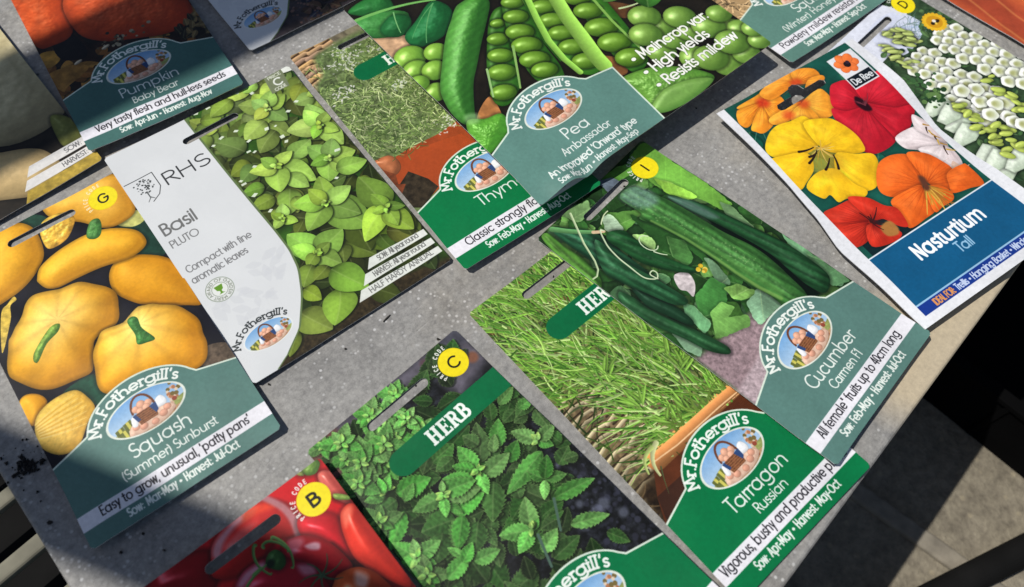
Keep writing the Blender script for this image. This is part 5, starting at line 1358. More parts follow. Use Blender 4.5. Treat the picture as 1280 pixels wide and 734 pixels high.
    A.line(smooth_poly([(24.8, 19.9), (19.9, 25.1), (17.7, 33.3), (17.2, 41.3), (17.1, 48.8), (18.9, 52.5), (21.1, 54), (23.1, 52.4), (22.8, 50.1), (20.8, 50), (20.3, 51.4), (21.6, 52.2)], 6)[:66], .38, .3, (200, 216, 178), tube=.2)
    A.line(smooth_poly([(27, 16.8), (31.6, 14.5), (34.9, 14.5)], 4)[:8], .3, .3, (210, 224, 180))
    A.line(arc(*[(33.3, 39.7)][0], 3.2, 5, 60, 330, 14), .25, .25, (210, 226, 190))
    A.curve(*[(31.2, 44.4), (33.9, 50)], .1, .3, .2, (210, 226, 190))
    for i in range(14):
        a = r.uniform(0, 6.3); p = [(38.4, 66.1)][0]
        A.disc(p[0] + math.cos(a) * 1.6, p[1] + math.sin(a) * 1.6, r.uniform(.6, 1.2), [(222, 190, 50), (236, 210, 90), (190, 150, 40)][i % 3])
    price_dot(A, 67.8, 11.6, 6.7, 'I')
    std_label(A, TEAL, "Cucumber", 22.4, 57.4, "Carmen F1", 28.8, 51.6, "All female* fruits up to 40cm long", 6.6, 71, "Sow: Feb-May \u2022 Harvest: Jul-Oct", 13.5, 63.6)
    A.finish()
    return A

def petal_flower(A, cx, cy, petals, col, dark, R, veins=(90, 20, 10), nv=7, va=.35, shadow=.45, hi=None):
    """petals: list of polygons; each drawn with veins running to the throat"""
    for k, p in enumerate(petals):
        def wr(X, Y, c, d, k=k):
            a = np.arctan2(Y - cy, X - cx); q = np.hypot(X - cx, Y - cy)
            n = A.noise(a * 7, q * .12, 1.0, 3, 30 + k) + .5 * A.noise(X, Y, 6, 2, k)
            return np.clip(c * (1 + .13 * n - .22 * np.exp(-(q / 5) ** 2))[..., None], 0, 1)
        A.blob(p, col, R * 1.3, amb=.7, spec=.05, sp=6, dark=dark, nz=.05, nsize=5, shadow=shadow * .55, edge=.03, seed=k, fn=wr)
        q = np.array(p); c = q.mean(0)
        far = q[np.argsort(np.hypot(q[:, 0] - cx, q[:, 1] - cy))[-3:]].mean(0)
        for i in range(nv):
            s = (i - (nv - 1) / 2) / nv
            d = far - np.array([cx, cy]); n = np.array([-d[1], d[0]])
            e = np.array([cx, cy]) + d * .78 + n * s * .9
            A.curve((cx + (e[0] - cx) * .12, cy + (e[1] - cy) * .12), e, s * .3, .24, .06, veins, alpha=va * .6)

def art_nasturtium():
    A = Art(94.6, 142.6, (228, 230, 234), 8)
    r = A.rng
    # picture ground
    A.poly([(5, -1), (89.4, -1), (89.4, 104), (5, 104)], (24, 82, 70))
    A.texture(.22, 9, 3, box=(5, 0, 89.4, 104))
    for i in range(12):
        A.leaf(r.uniform(5, 89), r.uniform(0, 100), r.uniform(0, 6.3), r.uniform(14, 24), 8, [(22, 92, 74), (30, 104, 84), (40, 96, 66)][i % 3], mid=.25, vein=.2, shadow=.3)
    A.poly([(8, 78), (30, 84), (40, 104), (8, 104)], (16, 40, 44), nz=.2)
    for a in range(5):
        A.curve((14, 16), (14 + 24 * math.cos(.4 + a * .5), 16 + 24 * math.sin(.4 + a * .5)), .03, .2, .15, (110, 176, 150), alpha=.6)
    def fl(base, *polys): return polys
    O1, O2 = (244, 160, 46), (196, 88, 12)
    # orange flowers, top left
    c = [(24.9, 7.3)][0]
    petal_flower(A, c[0], c[1], [[(11.4, 2.5), (23.9, 2), (34, 1.7), (29.1, 9.9), (23.9, 8.5), (15, 6.6)], [(9.3, 4.9), (12.1, 4.4), (24.4, 7.9), (8.9, 15.4), (5.3, 12.3), (6.8, 7.8)], [(8.9, 16.3), (23.4, 8.2), (24.4, 14.3), (20.2, 20.7), (12.1, 22.7), (9, 19.9)], [(24.4, 7.9), (32.4, 4.5), (34.9, 11.7), (28.6, 18.7), (20.2, 20.7), (21.3, 16)]], O1, O2, 6, veins=(190, 60, 20), va=.6)
    A.disc(c[0], c[1], 3.2, (216, 52, 30), alpha=.75, soft=3)
    c = [(47.9, 6.6)][0]
    petal_flower(A, c[0], c[1], [[(27.6, 1.5), (41.6, -1.1), (51.4, -0.8), (51.2, 6.7), (43.6, 7.7), (29.7, 8.4)], [(50.8, -0.2), (58.1, 1.1), (62.7, 5.3), (60.9, 10.9), (52.7, 10.6), (47.9, 6.6)], [(54.4, 8.7), (62, 9.7), (62.4, 12.8), (54.1, 16.2), (47.7, 14.1)]], (240, 158, 50), O2, 6, veins=(200, 70, 24), va=.6)
    A.disc(c[0], c[1], 2.6, (220, 70, 36), alpha=.75, soft=3)
    c = [(41.2, 19.3)][0]
    petal_flower(A, c[0], c[1], [[(20.2, 17.1), (30.7, 16.4), (41.2, 17.5), (32.7, 23.1), (24.4, 23.3), (19.2, 21)], [(40.1, 18.6), (54.1, 16.2), (56.2, 21.2), (54.3, 27.5), (48.3, 32.9), (37.8, 30), (35.8, 23.3)], [(31.7, 20.7), (41.2, 19.3), (42.1, 29), (38.9, 32.4), (28.5, 27.7)]], (246, 176, 58), O2, 6, veins=(206, 110, 30), va=.5)
    for q in [(30.1, 20.6), (41.5, 19)]: A.disc(q[0], q[1], 3.0, (222, 66, 34), alpha=.65, soft=3)
    # red flower
    c = [(68, 37)][0]
    petal_flower(A, c[0], c[1], [[(59.5, 19.5), (64.4, 17.9), (72, 20.7), (73.1, 31.8), (67.4, 37.6), (55.7, 35.7), (52.7, 28.3)], [(71.3, 25), (82.4, 24.3), (91.4, 24.1), (95.5, 30.5), (94.5, 45.1), (82, 50.4), (74.6, 45.7), (69.6, 37.1)], [(51.6, 29.5), (56.8, 34.6), (67.4, 37.6), (75.7, 46.4), (75.2, 55.2), (65.3, 61.5), (53.2, 61.9), (47.7, 57.4), (45.9, 45.8), (48.3, 34.7)], [(68.6, 36.4), (80.1, 45.5), (90.8, 50.3), (77.1, 60), (68.5, 61.7), (67.8, 54.1)]], (196, 30, 46), (120, 10, 24), 10, veins=(110, 8, 20), va=.35)
    A.poly([(67.3, 30.1), (69.7, 35.3), (69.5, 40.7), (65.7, 39.3), (64.3, 33.8)], (40, 12, 22), smooth=True, soft=1)
    for k in range(8): A.curve(c, (c[0] + r.normal() * 3, c[1] - r.uniform(2, 7)), .1, .3, .1, (110, 50, 60))
    # white flower, right
    c = [(88.5, 74.7)][0]
    petal_flower(A, c[0], c[1], [[(67.9, 59.3), (80, 59), (86.9, 62.1), (90.3, 70.7), (86.7, 78.7), (78.2, 77.2), (72.4, 71), (67.2, 66.5)], [(85.9, 53.5), (89.5, 59.7), (90.5, 68.2), (88.5, 74.7), (83.5, 66.4), (81.5, 60)], [(73.2, 70.3), (86.8, 76.3), (87.8, 84.5), (83.6, 90.6), (76.8, 90), (75, 80.2)]], (224, 214, 214), (170, 140, 140), 6, veins=(200, 180, 186), va=.4)
    for k in range(9):
        p, q = [(87, 60.8), (85.9, 78.2)]
        t = k / 8
        A.curve((p[0] + (q[0] - p[0]) * t, p[1] + (q[1] - p[1]) * t), (p[0] + (q[0] - p[0]) * t + r.normal() * 2 - 1, p[1] + (q[1] - p[1]) * t + r.uniform(2, 5)), .1, .5, .2, [(176, 132, 44), (60, 40, 30), (206, 170, 70)][k % 3])
    A.poly([(82.4, 84.9), (84.4, 89.9), (88.2, 91), (78.9, 92.6), (76.8, 90)], (222, 190, 170), smooth=True)
    # yellow flower
    c = [(29.9, 44.5)][0]
    Yl, Yd = (242, 198, 34), (206, 142, 14)
    petal_flower(A, c[0], c[1], [[(5.6, 30.9), (12.6, 24.8), (20.2, 22.5), (28.5, 24.1), (35.8, 25.1), (36.8, 31.1), (31.5, 42), (19.2, 43), (7.2, 37.1)], [(32.6, 28.5), (44.1, 32.1), (48.2, 36.5), (51.1, 45.5), (50.9, 52.4), (47.7, 57.4), (38.5, 53.3), (30.4, 44.8)], [(1.7, 37), (11.2, 37.9), (22.3, 43.1), (19.3, 51.5), (10.3, 55.9), (4.5, 57.2), (0.4, 49.7)], [(34.4, 50.8), (42.6, 55.9), (50.7, 61), (46.9, 68.9), (37.1, 76.1), (27.2, 71.5), (26.2, 61)], [(8.4, 58), (18.3, 54.2), (28.3, 57.2), (30.2, 68.5), (32.6, 74.9), (28.1, 77), (20.8, 73.2), (15.9, 72.5), (15.3, 67.3), (10.9, 67)]], Yl, Yd, 10, veins=(206, 140, 20), va=.3, nv=5)
    A.poly([(23.3, 42.1), (30.4, 44.8), (37.5, 54.4), (30.3, 60.1), (20.3, 58.8), (18.3, 50.9)], (214, 168, 40), smooth=True, soft=5, alpha=.6)
    for k in range(26):
        a = r.uniform(0, 6.3)
        A.curve(c, (c[0] + math.cos(a) * r.uniform(3, 9), c[1] + 2 + math.sin(a) * r.uniform(2, 7)), .1, .3, .1, (206, 160, 60) if k % 3 else (226, 200, 120), alpha=.8)
    for p, q in (([(19.2, 40.4), (27.1, 42.3)]), ([(19.3, 48.1), (27.4, 44.6)]), ([(23.8, 55.2), (29.8, 51.3)]), ([(29.8, 58.1), (32.9, 50.7)]), ([(21.8, 45.4), (26.3, 45.7)])):
        A.curve(p, q, .1, .7, .3, (40, 26, 20))
    # orange flower, lower right
    c = [(59.6, 87.7)][0]
    petal_flower(A, c[0], c[1], [[(39.2, 74.9), (47.9, 66.9), (55.8, 65.7), (63, 68.2), (66.2, 72.2), (63.5, 81.7), (58.8, 87.3), (44.1, 86.4), (37.7, 81.1)], [(65.6, 69.3), (74.2, 74), (78, 82.1), (78.4, 88.6), (70.5, 94.6), (65.2, 96.1), (61.8, 87.9), (62.9, 80)], [(74.6, 88.6), (84.5, 88.7), (87, 90.9), (85.1, 102.6), (76.9, 101.1), (67.3, 98.6), (69.7, 94.1)], [(37.6, 85.8), (47.8, 85.1), (57.4, 86.3), (56.5, 90.6), (53.2, 100.4), (44.5, 101.8), (34.1, 101.6), (36, 95.3)], [(58, 89.2), (65.4, 91.4), (67.3, 97.5), (64.2, 101.4), (56.8, 101.5), (51, 101.3)]], (226, 104, 34), (170, 56, 14), 8, veins=(150, 40, 14), va=.45)
    for k in range(26):
        p = [(57.7, 98.5)][0]
        A.curve(c, (p[0] + r.normal() * 4, p[1] + r.normal() * 3), r.normal() * .1, .5, .2, [(196, 140, 50), (170, 110, 40), (216, 170, 70)][k % 3])
    A.poly([(60.5, 82.2), (62.7, 84.8), (60.2, 90.5), (57.2, 89.9)], (96, 56, 40), smooth=True, soft=1.5)
    # red flower, bottom
    c = [(21.2, 89.4)][0]
    petal_flower(A, c[0], c[1], [[(4.9, 73.3), (12.6, 73.5), (24, 74.9), (29.7, 80.8), (22.6, 88), (13.5, 87.9), (4.4, 85.6), (3.6, 80.5)], [(21.2, 73.1), (29.4, 77.7), (33.3, 85.4), (37.5, 90.5), (34.5, 100.1), (30.3, 97.4), (27.5, 91.1), (22.6, 88)], [(2.2, 79.7), (11.3, 84.3), (21.2, 89.4), (15.6, 94.9), (6.6, 95.9), (-0.3, 91.6)], [(17.7, 89.4), (24.7, 93.9), (28.9, 101.1), (22.3, 103), (11.5, 99)]], (204, 52, 34), (130, 20, 14), 8, veins=(110, 16, 20), va=.55, nv=11)
    A.poly([(22.6, 93.7), (28.9, 93.1), (29.6, 98.1), (26.8, 100.9), (21.9, 98.9)], (170, 116, 60), smooth=True, soft=1)
    for k in range(10): A.curve(c, (c[0] + r.normal() * 4, c[1] + r.normal() * 4), .1, .4, .2, (60, 24, 24))
    # blue title field
    A.poly([(5, 103.4), (89.4, 103.4), (89.4, 132.2), (5, 132.2)], (20, 88, 130), nz=.05, nsize=20)
    A.poly([(5, 132.9), (89.4, 132.9), (89.4, 138.2), (5, 138.2)], (26, 56, 140))
    A.line([(4, 103.4), (90, 103.4)], .35, .35, (226, 232, 238)); A.line([(5, 132.6), (89.4, 132.6)], .35, .35, (150, 196, 226))
    for (x0, x1) in ((-1, 5), (89.4, 96)): A.poly([(x0, -1), (x1, -1), (x1, 144), (x0, 144)], (230, 232, 236))
    A.poly([(-1, 138.2), (96, 138.2), (96, 144), (-1, 144)], (230, 232, 236))
    A.text("Nasturtium", 24.6, 69.8, 116.6, 7.4, (246, 249, 251), wt=.19, xh=.7, track=.09)
    A.text("Tall", 43.4, 53, 124.0, 5.2, (150, 196, 226), wt=.15, xh=.66)
    A.text("IDEAL FOR:", 13.2, 26.2, 137.1, 3.1, (220, 150, 90), wt=.2)
    A.text("Trellis \u2022 Hanging Basket \u2022 Window Boxes", 27.4, 86, 137.1, 3.2, (200, 214, 240), wt=.18, xh=.7)
    # maker's square: poppy over a black name plate
    A.poly([(71.6, 4.6), (88.6, 4.6), (87.8, 27.2), (70.6, 27.2)], (228, 230, 234))
    for k in range(6):
        a = k * 1.05 + .3
        A.ell(79.4 + 3.6 * math.cos(a), 11.2 + 3.4 * math.sin(a), 3.6, 2.8, (232, 122, 60), ang=a, amb=.7, spec=0, dark=(190, 80, 30), nz=.1)
    A.disc(79.2, 12.0, 2.0, (30, 22, 26)); A.disc(80.2, 11, 1.2, (52, 34, 50))
    A.poly([(71.6, 19.4), (87.4, 19.4), (87.2, 26.4), (71.2, 26.4)], (18, 26, 34))
    A.text("De Ree", 72.6, 86.4, 24.9, 4.0, (226, 230, 232), wt=.17)
    A.finish()
    return A

def art_foxglove():
    A = Art(80.4, 160, (52, 74, 48), 9)
    r = A.rng
    A.texture(.5, 4, 4)
    A.poly([(-1, -1), (60, -1), (66, 14), (50, 24), (-1, 26)], (222, 226, 238), nz=.05)
    A.poly([(36, 8), (60, 8), (64, 26), (36, 30)], (216, 222, 240), smooth=True)
    for i in range(60):
        A.curve((r.uniform(44, 70), r.uniform(14, 30)), (r.uniform(44, 70), r.uniform(14, 30)), .2, .25, .1, [(150, 176, 214), (96, 130, 120), (70, 96, 70)][i % 3], alpha=.5, n=4)
    for i in range(300):
        x, y = r.uniform(0, 82), r.uniform(18, 160)
        A.leaf(x, y, r.uniform(0, 6.3), r.uniform(3, 8), 1.6, [(62, 96, 54), (84, 116, 70), (40, 66, 42)][i % 3], vein=0, mid=.1, shadow=.2)
    def bud(x, y, L, a, w=.42, c=(196, 210, 124)):
        A.ell(x, y, L, L * w, c, ang=a, amb=.55, spec=.2, dark=(96, 120, 50), nz=.05, shadow=.35)
    def bell(x, y, s, a=.8):
        n = 18
        ph = r.uniform(0, 6.3)
        A.blob([(x + s * (1 + .07 * math.cos(5 * q + ph)) * math.cos(q), y + s * .92 * (1 + .07 * math.cos(5 * q + ph)) * math.sin(q)) for q in np.linspace(0, 6.283, n, endpoint=False)], (236, 239, 230), s * .7, smooth=False, amb=.72, spec=.04, dark=(158, 172, 138), nz=.04, shadow=.45, edge=.02)
        for k, c in ((.66, (206, 212, 184)), (.50, (186, 192, 142)), (.30, (168, 172, 112))):
            o = (.66 - k) * s * .7
            A.poly([(x + .12 * s - o * .6 + s * k * math.cos(q), y + .12 * s - o + s * k * .86 * math.sin(q)) for q in np.linspace(0, 6.283, 14, endpoint=False)], c, soft=s * .3, alpha=.85)
    # pixel-true positions of the flowering spikes
    for (P0, P1, lanes, s0, s1) in ((*[(40, 35.4), (36.4, 91.2)], 3, 3.7, 5.0), (*[(65, 36.1), (73.3, 85.4)], 3, 3.6, 4.8)):
        d = np.array(P1) - np.array(P0); Ln = np.hypot(*d); d /= Ln; nrm = np.array([-d[1], d[0]])
        t = 0.0; row = 0
        while t < Ln:
            s = s0 + (s1 - s0) * t / Ln
            for k in range(lanes + row % 2):
                q = np.array(P0) + d * t + nrm * ((k - (lanes - 1 + row % 2) / 2) * s * 1.75) + r.normal(size=2) * .4
                bell(q[0], q[1], s * r.uniform(.92, 1.1))
            t += s * 1.5; row += 1
    for (x, y) in [(36.6, 75.9), (40.9, 82.6), (37.7, 91.8), (32.5, 84.2), (36.5, 95.4), (38.3, 99.6), (42.4, 70.3), (36.1, 65.4)]: bell(x, y, 4.6)
    for (x, y) in [(17.5, 62.2), (16, 75.3), (11.2, 82.6), (6.8, 96.9), (2.1, 108.1), (17.8, 69.8), (7.6, 102.2), (15.2, 109.7)]:
        A.blob([(x - 9, y - 3), (x - 2, y - 5), (x + 6, y - 6), (x + 9, y - 1), (x + 8, y + 4), (x + 1, y + 5), (x - 8, y + 2)], (214, 224, 206), 5, smooth=False, amb=.62, spec=.06, dark=(120, 146, 112), nz=.12, nsize=2.5, shadow=.45)
    for k in range(60):
        p, q = [[(42.3, 13.5), (49.2, 29)], [(32.9, 17.6), (34.1, 34.7)], [(48.7, 16.7), (50.3, 30.1)]][k % 3]
        t = r.random()
        bud(p[0] + (q[0] - p[0]) * t + r.normal() * 1.6, p[1] + (q[1] - p[1]) * t + r.normal() * 1.6, r.uniform(2.2, 3.6), .7 + r.normal() * .4)
    for k in range(46):
        p, q = [[(24.4, 69), (23.2, 84.8)], [(53.4, 69.6), (49.7, 93.7)], [(23.2, 84.8), (14.4, 104.3)], [(28.1, 89.6), (25.8, 106.2)]][k % 4]
        t = r.random()
        bud(p[0] + (q[0] - p[0]) * t + r.normal() * 1.8, p[1] + (q[1] - p[1]) * t + r.normal() * 1.8, r.uniform(2.0, 3.6) + t * 1.2, .9 + r.normal() * .4, .5, (190, 206, 96))
    for k in range(60):
        (x, y), = [[(22.7, 46)], [(20.1, 54.4)], [(24.6, 60.1)]][k % 3]
        A.disc(x + r.normal() * 5, y + r.normal() * 4, r.uniform(.6, 1.6), [(60, 96, 56), (96, 130, 72), (40, 70, 40)][k % 3])
    price_dot(A, 69.6, 9.2, 6.7, 'D', (226, 230, 220))
    cx, cy = [(70.9, 28.8)][0]
    for k in range(18):
        a = k * 6.283 / 18
        A.disc(cx + 6.0 * math.cos(a), cy + 6.0 * math.sin(a), 1.1, (226, 178, 40))
    A.disc(cx, cy, 5.8, (230, 184, 40)); A.disc(cx, cy, 4.6, (206, 150, 30))
    A.ell(cx - 1.4, cy, 1.5, 1.2, (40, 30, 22), spec=0); A.ell(cx + 1.6, cy + .6, 1.7, 1.2, (52, 36, 22), spec=0)
    A.disc(cx + .4, cy - .6, 1.1, (236, 230, 214)); A.disc(cx - .3, cy + 1.3, .7, (240, 210, 90))
    A.finish()
    return A

def art_tomato():
    A = Art(80.4, 160, (120, 12, 16), 10)
    r = A.rng
    A.texture(.3, 8, 3)
    rd = dict(amb=.5, spec=.5, sp=30, dark=(84, 4, 8), nz=.03, nsize=6, shadow=.5, hi=(255, 220, 214))
    A.poly([(-1, -1), (82, -1), (82, 34), (-1, 34)], (206, 24, 32), nz=.05, nsize=8)
    A.blob([(8.2, -2.1), (16.6, -2.5), (23.7, -0.3), (29.4, 4.5), (27.3, 13.8), (18.6, 17.4), (4.2, 5.4)], (150, 12, 22), 12, **rd)
    A.blob([(27.3, 7.4), (32.5, 1.3), (45, -1.4), (54.5, 0.3), (60.8, 8.9), (61.2, 19.4), (57.4, 21.1), (51.2, 16.9), (41.2, 19), (31.4, 18.2), (25.2, 13)], (214, 34, 30), 12, **rd)
    A.poly([(28.8, 5.8), (33.1, 1.8), (44.4, -0.4), (50.6, 0.9), (48.8, 2.3), (40.8, 2.5), (34.3, 4.8), (30.2, 8.9)], (226, 190, 196), smooth=True, alpha=.75, soft=2)
    A.poly([(47.3, -0.9), (53.7, 1.6), (55.9, 5.2), (50.6, 3.8), (44.3, 2.5)], (236, 70, 34), smooth=True, alpha=.8, soft=2)
    A.line(smooth_poly([(53.6, -1.1), (58.1, 6.1), (59.1, 12.9), (58, 18.7), (57.2, 20)], 4)[:14], 1.2, 1.6, (186, 140, 146), alpha=.8, soft=1.2)
    A.blob([(61.5, 14.8), (71.7, 21.3), (73.3, 32.4), (71, 41), (64.4, 37.4), (60, 25.2), (58.2, 19.8)], (214, 28, 40), 12, **rd)
    A.blob([(76.2, 4.9), (80.3, 7.3), (80.5, 16.6), (79.2, 22.6), (75.9, 17.9), (74.4, 10.5)], (226, 110, 96), 5, **rd)
    A.blob([(73.3, 24.6), (76.5, 22.4), (79.8, 23.1), (80.5, 28.7), (80.8, 42.6), (80.5, 58.2), (77.9, 61.6), (72.5, 51.6), (69, 41.2), (70.5, 31.1)], (228, 56, 38), 9, **rd)
    A.poly([(74.1, 24.3), (76.6, 22.9), (78.9, 23.6), (77.6, 26.2), (72.8, 29.1)], (250, 150, 120), smooth=True, alpha=.6, soft=2)
    A.poly([(65.4, 30.6), (67.8, 40.2), (69, 45), (64.6, 45), (61.6, 38.8)], (40, 4, 10), smooth=True, soft=3, alpha=.9)
    A.blob([(50.2, 19.9), (57.8, 20.5), (64, 27.4), (66.6, 36.8), (66.3, 43.1), (60.4, 43.3), (55.2, 35.3), (49.1, 28.4)], (182, 18, 34), 10, **rd)
    A.poly([(57.1, 24.9), (60.4, 25.9), (61.9, 27.8), (60.5, 29.4), (57.8, 27.3)], (226, 190, 200), smooth=True, alpha=.8, soft=1.2)
    A.poly([(53.1, 19.5), (57.3, 21.2), (57.3, 23.9), (51.5, 24.7)], (216, 160, 170), smooth=True, alpha=.55, soft=2)
    A.blob([(28.6, 22.3), (34.8, 18.3), (42.9, 19.1), (49.7, 24.8), (55, 32.9), (56.2, 41.6), (53.4, 48.3), (26, 27.2)], (176, 16, 40), 13, **rd)
    A.poly([(30.5, 21.1), (35.2, 19), (41.6, 19.7), (42.7, 22.1), (36.9, 21.8), (31.8, 23.1)], (220, 180, 192), smooth=True, alpha=.75, soft=2)
    A.poly([(51.2, 29.2), (55.2, 32.5), (54.8, 35.9), (51, 33.6)], (222, 180, 192), smooth=True, alpha=.6, soft=2)
    A.blob([(57.9, 43), (61.6, 41.5), (68.6, 44.4), (72.7, 52.6), (71.8, 63.8), (52.6, 49.5)], (206, 92, 44), 11, **rd)
    A.poly([(66.5, 44.7), (69.1, 48.8), (66.1, 51.7), (63.7, 48.8)], (240, 210, 200), smooth=True, alpha=.7, soft=2)
    gr = dict(amb=.5, spec=.15, dark=(14, 40, 14), nz=.2, nsize=1.5, shadow=.4)
    A.blob([(72.2, -1), (75.1, -1.8), (78.4, -1.1), (79.1, 2.1), (75.6, 4.4), (72.2, 2.6)], (122, 158, 70), 3, **gr)
    A.blob([(70.1, -1.2), (71.7, -0.9), (71.6, 2.1), (69.8, 0.6)], (190, 196, 110), 2, **gr)
    A.blob([(76.5, 15.6), (80.3, 19.5), (80, 21.4), (75.9, 17.9)], (150, 178, 84), 2, **gr)
    A.blob([(42.9, 20.4), (45.3, 18.6), (48.1, 19.1), (49.4, 22.5), (48.3, 25.8), (45.5, 26.5), (43.4, 24.4), (42.5, 22.4)], (58, 100, 44), 3, **gr)
    A.disc(*[(43.9, 22.2)][0], 1.6, (22, 40, 22), soft=1)
    for l in ([(43.1, 13), (40.6, 15.7), (40.1, 20.8), (42.3, 25.5)], [(49.1, 14.7), (51.6, 19.1), (51.5, 24.7), (49.1, 28.4)], [(45, 15.6), (47.4, 14.7), (50.4, 18.2), (51.1, 22.6)], [(36.9, 21.8), (39.7, 21.4), (41.2, 21.8), (42.1, 21.6)], [(33.1, 23.8), (36.5, 22.4), (39.3, 22), (41.2, 21.8)]):
        A.line(smooth_poly(l, 5)[:16], .6, .35, (92, 136, 70), tube=.3)
    c = [(56.1, 37.9)][0]
    for a in range(7):
        A.curve(c, (c[0] + 9 * math.cos(a * .9), c[1] + 7 * math.sin(a * .9)), .25, .45, .15, (60, 84, 56), tube=.2)
    price_dot(A, 69.4, 12.4, 6.7, 'B')
    A.finish()
    return A

def art_pumpkin():
    A = Art(80.4, 160, (38, 24, 18), 11)
    r = A.rng
    A.texture(.7, 3, 4)
    for i in range(70):
        A.leaf(r.uniform(0, 80), r.uniform(88, 122), r.uniform(0, 6.3), r.uniform(6, 16), 3.4, [(120, 78, 36), (60, 40, 24), (34, 28, 22), (152, 110, 50)][i % 4], mid=.1, shadow=.5)
    A.poly([(-0.1, 85), (7.6, 86.6), (7.7, 94.3), (0.4, 96)], (176, 130, 52), smooth=True, nz=.3)
    A.poly([(-1.4, 101.2), (12.1, 101.3), (18.3, 107.3), (5.2, 113.6), (1.8, 115.6)], (150, 108, 50), smooth=True, nz=.3)
    A.poly([(15.7, 70.7), (21.6, 90.1), (19.6, 99.6), (8.9, 95), (7.9, 81.4)], (20, 16, 18), smooth=True, nz=.4)
    def ribs(cx, cy, n):
        def f(X, Y, c, d):
            a = np.arctan2(Y - cy, (X - cx))
            q = np.abs(np.sin(a * n))
            return c * (.86 + .16 * q ** .6 + .14 * A.noise(X, Y, 7, 4, 6))[..., None]
        return f
    pk = dict(amb=.5, spec=.14, sp=10, dark=(110, 22, 4), nz=.06, nsize=3, shadow=.6)
    c = [(28.5, 41.5)][0]
    A.blob([(-8.5, 18.2), (4.6, 21.7), (22.1, 30.2), (28.3, 46.2), (24.6, 67.3), (17.8, 81), (7.6, 82.3), (1.4, 80.5), (-1.7, 68.7), (-2.7, 50)], (206, 84, 34), 17, fn=ribs(c[0] - 12, c[1] - 8, 5), **pk)
    c = [(53.4, 61.9)][0]
    A.blob([(22, 56.4), (34.5, 45.2), (54.2, 47.9), (75.3, 70.9), (79.9, 92.8), (73.3, 104.8), (61.1, 106.1), (45.8, 100.9), (31.4, 94), (21.9, 81.4)], (196, 76, 34), 18, fn=ribs(c[0], c[1] - 16, 6), **pk)
    for i in range(40):
        p = [(37.8, 95.9)][0]
        A.disc(p[0] + r.normal() * 5, p[1] + r.normal() * 2.4, r.uniform(.4, 1.3), [(92, 80, 60), (52, 44, 34), (150, 140, 116)][i % 3])
    for (x, y) in [(30.5, 98.3), (15, 101)]: A.ell(x, y, 2.4, 1.1, (206, 190, 160), ang=-.3, spec=.1)
    for i in range(30):
        p = [(76.1, 108.8)][0]
        A.leaf(p[0] + r.normal() * 6, p[1] + r.normal() * 5, r.uniform(0, 6.3), 6, 1.6, [(110, 92, 60), (40, 36, 28)][i % 2], shadow=.3)
    std_label(A, (70, 112, 106), "Pumpkin", 25, 56, "Baby Bear", 29, 52.6, "Very tasty flesh and hull-less seeds", 7.2, 75, "Sow: Apr-Jun \u2022 Harvest: Aug-Nov", 17, 64.6)
    A.finish()
    return A

def art_winter_squash():
    A = Art(80.4, 160, (176, 146, 104), 12)
    r = A.rng
    for i in range(900):
        x, y = r.uniform(0, 80), r.uniform(70, 122); a = r.uniform(0, 6.3); L = r.uniform(1.5, 5)
        A.line([(x, y), (x + L * math.cos(a), y + L * math.sin(a))], .4, .3, vr((206, 174, 128), .35, 1.2, r))
    std_label(A, (94, 134, 122), "Squash", 31.5, 60, "(Winter) Honeynut", 15.6, 66, "Powdery mildew resistant", 5, 68, "Sow: Mar-May \u2022 Harvest: Sep-Oct", 17, 66)
    A.finish()
    return A

def art_orange():
    A = Art(80.4, 160, (196, 96, 52), 13)
    sl, X, Y = A.allgrid()
    d = X * .9 + .25 * Y
    A.a[sl] = A.a[sl] * (1 + .16 * np.sin(d * .22)[..., None] + .10 * A.noise(X, Y, 10, 4, 3, ang=1.2, stretch=4)[..., None])
    A.poly([(0, -1), (30, -1), (26, 90), (8, 160), (-1, 160)], (168, 70, 46), nz=.12, nsize=9, soft=14, alpha=.9)
    for i in range(5):
        A.curve((18 + i * 14, -2), (2 + i * 12, 160), .12, .5, .3, (226, 150, 84), alpha=.7, soft=1.5)
    for y in (100.5, 114, 127, 140):
        A.line([(0, y), (3.4, y + .4)], .25, .25, (232, 226, 220))
    A.finish()
    return A

def art_rhs_dark():
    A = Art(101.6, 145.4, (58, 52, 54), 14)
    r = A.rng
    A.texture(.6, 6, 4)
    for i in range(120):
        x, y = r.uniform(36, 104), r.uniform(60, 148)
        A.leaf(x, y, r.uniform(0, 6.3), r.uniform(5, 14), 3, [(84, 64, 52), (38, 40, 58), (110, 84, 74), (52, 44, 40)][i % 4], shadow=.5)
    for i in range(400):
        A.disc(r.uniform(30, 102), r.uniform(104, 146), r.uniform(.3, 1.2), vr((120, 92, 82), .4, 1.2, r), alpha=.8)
    A.poly([(92, 128), (102, 126), (102, 146), (84, 146)], (214, 206, 204), nz=.1)
    A.finish()
    return A, rhs_panel(A, None, None, None, brandpos=(17.4, 127.6))

